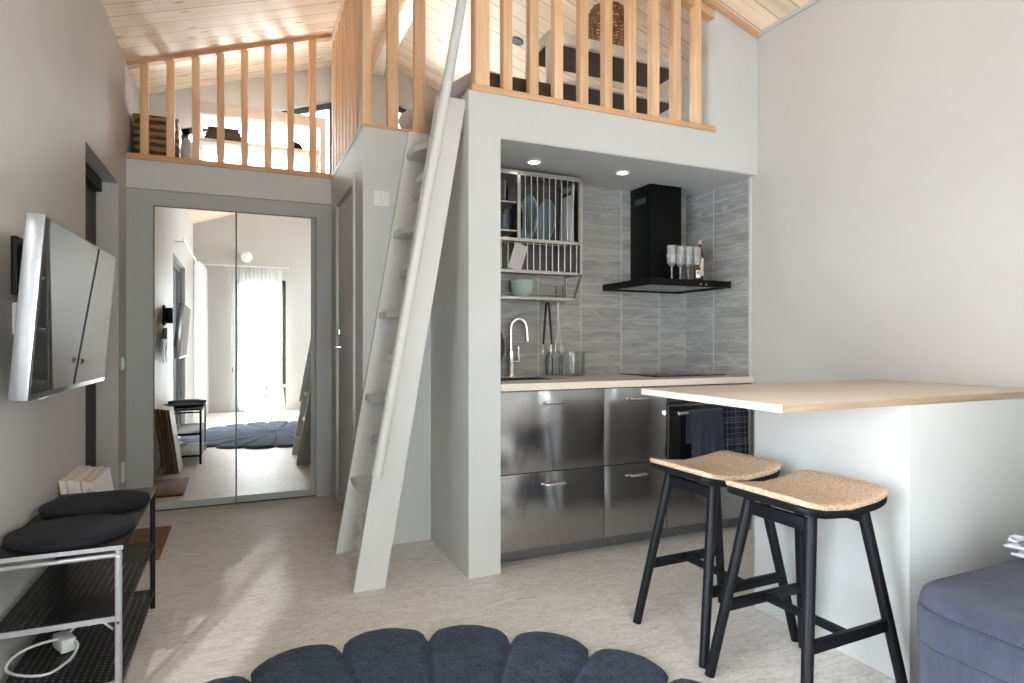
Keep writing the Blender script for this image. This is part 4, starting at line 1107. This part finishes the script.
# patterned cushion and tasselled throw cushion
t = thing('throw_cushion', (2.2, .4, .45), 'blue and white patterned throw cushion leaning on the sofa back', 'cushion')
mt = Matrix.Translation((2.36, .35, .672)) @ Matrix.Rotation(-.30, 4, 'Y')
b = B(); b.grid(lambda u, v: Vector((.062 * math.cos(2 * PI * u) * (1 - abs(2 * v - 1) ** 2.4) ** .7, .22 * math.copysign(abs(math.sin(2 * PI * u)) ** .6, math.sin(2 * PI * u)) * (1 - .06 * abs(2 * v - 1)), .20 * (2 * v - 1))), 40, 24, closed_u=True).mul(mt)
obj('cover', b, M['knit'], t, smooth=80)
t = thing('tasselled_throw', (2.24, 1.08, .445), 'blue and white knotted throw with tassels on the sofa end', 'throw')
b = B(); random.seed(3)
b.grid(lambda u, v: Vector((2.19 + .16 * u + .012 * math.sin(9 * v), .86 + .23 * v, .462 + .045 * math.sin(PI * min(1, u * 1.2 + .1)) * (1 - .3 * v) + .006 * math.sin(22 * v + 9 * u))), 16, 24)
obj('cloth', b, M['knit'], t, smooth=80, solid=.012)
for k in range(30):
    y = .88 + .21 * (k % 10) / 9 + random.uniform(-.01, .01); z = .472 + .022 * (k // 10); x = 2.185 + random.uniform(-.015, .03)
    b = B(); pts = []
    for i in range(7): pts.append((x - .008 * i * random.uniform(.3, 1), y + .010 * i * random.uniform(-.8, 1.0), z + .005 * math.sin(i * 1.3 + k) + .0005 * i))
    b.tube(pts, [.0042 + .0026 * (i % 2) for i in range(7)], 7); obj('tassel', b, M['tassel'], t)

# ------------------------------------------------------------------ behind the viewpoint, seen in the mirrors
def curtain(pts, z0, z1, amp, waves, lab, taper=0.0):
    b = B(); p0, p1 = Vector(pts[0]), Vector(pts[1]); d = (p1 - p0); n = Vector((-d.y, d.x)).normalized()
    def f(u, v):
        sp = u if not taper else .5 + (u - .5) * (1 - taper * v)
        q = p0 + d * sp; w = amp * (math.sin(2 * PI * waves * u) + .35 * math.sin(2 * PI * waves * 2.3 * u + 1)) * (.7 + .3 * (1 - v)); q = q + n * w
        return Vector((q.x, q.y, z0 + (z1 - z0) * v))
    b.grid(f, int(waves * 14), 20); o = obj('curtain', b, M['sheer'], smooth=80); return tag(o, lab, 'curtain', 'sheer white curtains')
curtain(((-.14, YN + .10), (.60, YN + .10)), .01, 2.28, .018, 13, 'white sheer curtain across the glazed door seen in the right mirror')
curtain(((XL + .17, -1.24), (XL + .13, -.05)), .01, 2.20, .045, 12, 'white sheer curtain gathered beside the glass door in the left mirror', .1)
def rod(p, q, lab):
    t = thing('curtain_rod', p, lab, 'curtain rod')
    b = B(); b.tube([p, q], .010, 12); obj('pole', b, M['white'], t)
    n = Vector((0, -1, 0)) if abs(q[0] - p[0]) > .5 else Vector((-1, 0, 0))
    for k in (.06, .94):
        c = Vector(p).lerp(Vector(q), k); b = B(); b.tube([c, c + n * .1], .007, 8); obj('bracket', b, M['white'], t)
rod((-.60, YN + .10, 2.295), (.70, YN + .10, 2.295), 'white curtain rod above the glazed door in the mirror')
rod((XL + .11, -1.28, 2.215), (XL + .11, 1.75, 2.215), 'white curtain rod above the sliding glass door on the left')
t = thing('wall_lamp', (.07, YN, 2.42), 'white globe wall lamp above the curtain seen in the mirror', 'lamp')
b = B(); b.tube([(.07, YN, 2.44), (.07, YN + .03, 2.44)], .05, 24); obj('base', b, M['white'], t)
b = B(); b.lathe([(0, -.085)] + [(.085 * math.cos(a), .085 * math.sin(a)) for a in [-PI / 2 + PI * k / 14 for k in range(1, 14)]] + [(0, .085)], (.07, YN + .11, 2.44), 28); obj('globe', b, M['globe'], t)
t = thing('stool', (.46, -.78, 0), 'small pale wooden stool before the curtain in the right mirror', 'stool')
b = B(); b.box(.29, .62, -.92, -.62, .42, .445, .006); obj('seat', b, M['birch'], t)
for sx_ in (-1, 1):
    for sy_ in (-1, 1):
        b = B(); b.tube([(.455 + sx_ * .15, -.77 + sy_ * .13, 0), (.455 + sx_ * .11, -.77 + sy_ * .09, .42)], [.012, .017], 12); obj('leg', b, M['birch'], t)

# ------------------------------------------------------------------ light
w = bpy.data.worlds.new('world'); S.world = w; w.use_nodes = True
nt = w.node_tree; bg = nt.nodes['Background']; bg.inputs['Color'].default_value = (.94, .965, 1, 1); bg.inputs['Strength'].default_value = SKY
def portal(nm, loc, rot, sx, sy):
    l = bpy.data.lights.new(nm, 'AREA'); l.shape = 'RECTANGLE'; l.size = sx; l.size_y = sy; l.cycles.is_portal = True
    o = bpy.data.objects.new(nm, l); COL.objects.link(o); o.location = loc; o.rotation_euler = rot
portal('sky_portal', (XL - .15, (WY0 + WY1) / 2, WZ / 2), (0, -PI / 2, 0), WZ, WY1 - WY0)
portal('sky_portal', (XR + .15, -.695, 1.65), (0, PI / 2, 0), RZ1 - RZ0, RY1 - RY0)
portal('sky_portal', ((DX0 + DX1) / 2, YN - .15, DZ / 2), (PI / 2, 0, 0), DX1 - DX0, DZ)
portal('sky_portal', (.15, YFAR + .13, 2.75), (-PI / 2, 0, 0), 1.14, .8)
portal('sky_portal', (1.5, YFAR + .13, 2.75), (-PI / 2, 0, 0), .6, .8)
sl = bpy.data.lights.new('sun', 'SUN'); sl.energy = SUN; sl.angle = math.radians(1.8); sl.color = (1, .95, .88)
so = bpy.data.objects.new('sun', sl); COL.objects.link(so)
az = Vector((.345, .94, 0)).normalized(); el = math.radians(35)
so.rotation_euler = Vector((az.x * math.cos(el), az.y * math.cos(el), -math.sin(el))).to_track_quat('-Z', 'Y').to_euler(); so.location = (-2, -3, 4)

# ------------------------------------------------------------------ camera
cam = bpy.data.cameras.new('camera'); cam.sensor_width = 36; cam.lens = 616 / 1024 * 36; cam.shift_y = -.0005; cam.clip_start = .02
co = bpy.data.objects.new('camera', cam); COL.objects.link(co)
co.location = (0, 0, 1.12); co.rotation_euler = (PI / 2, 0, -math.atan(270.5 / 616))
S.camera = co
S.view_settings.view_transform = 'Standard'; S.view_settings.look = 'None'; S.view_settings.gamma = 1; S.view_settings.use_curve_mapping = False
S.view_settings.exposure = EXPO
S.cycles.use_denoising = True; S.cycles.max_bounces = 14; S.cycles.diffuse_bounces = 8; S.cycles.glossy_bounces = 6; S.cycles.transparent_max_bounces = 24
S.cycles.sample_clamp_indirect = 8; S.cycles.caustics_reflective = False; S.cycles.caustics_refractive = False
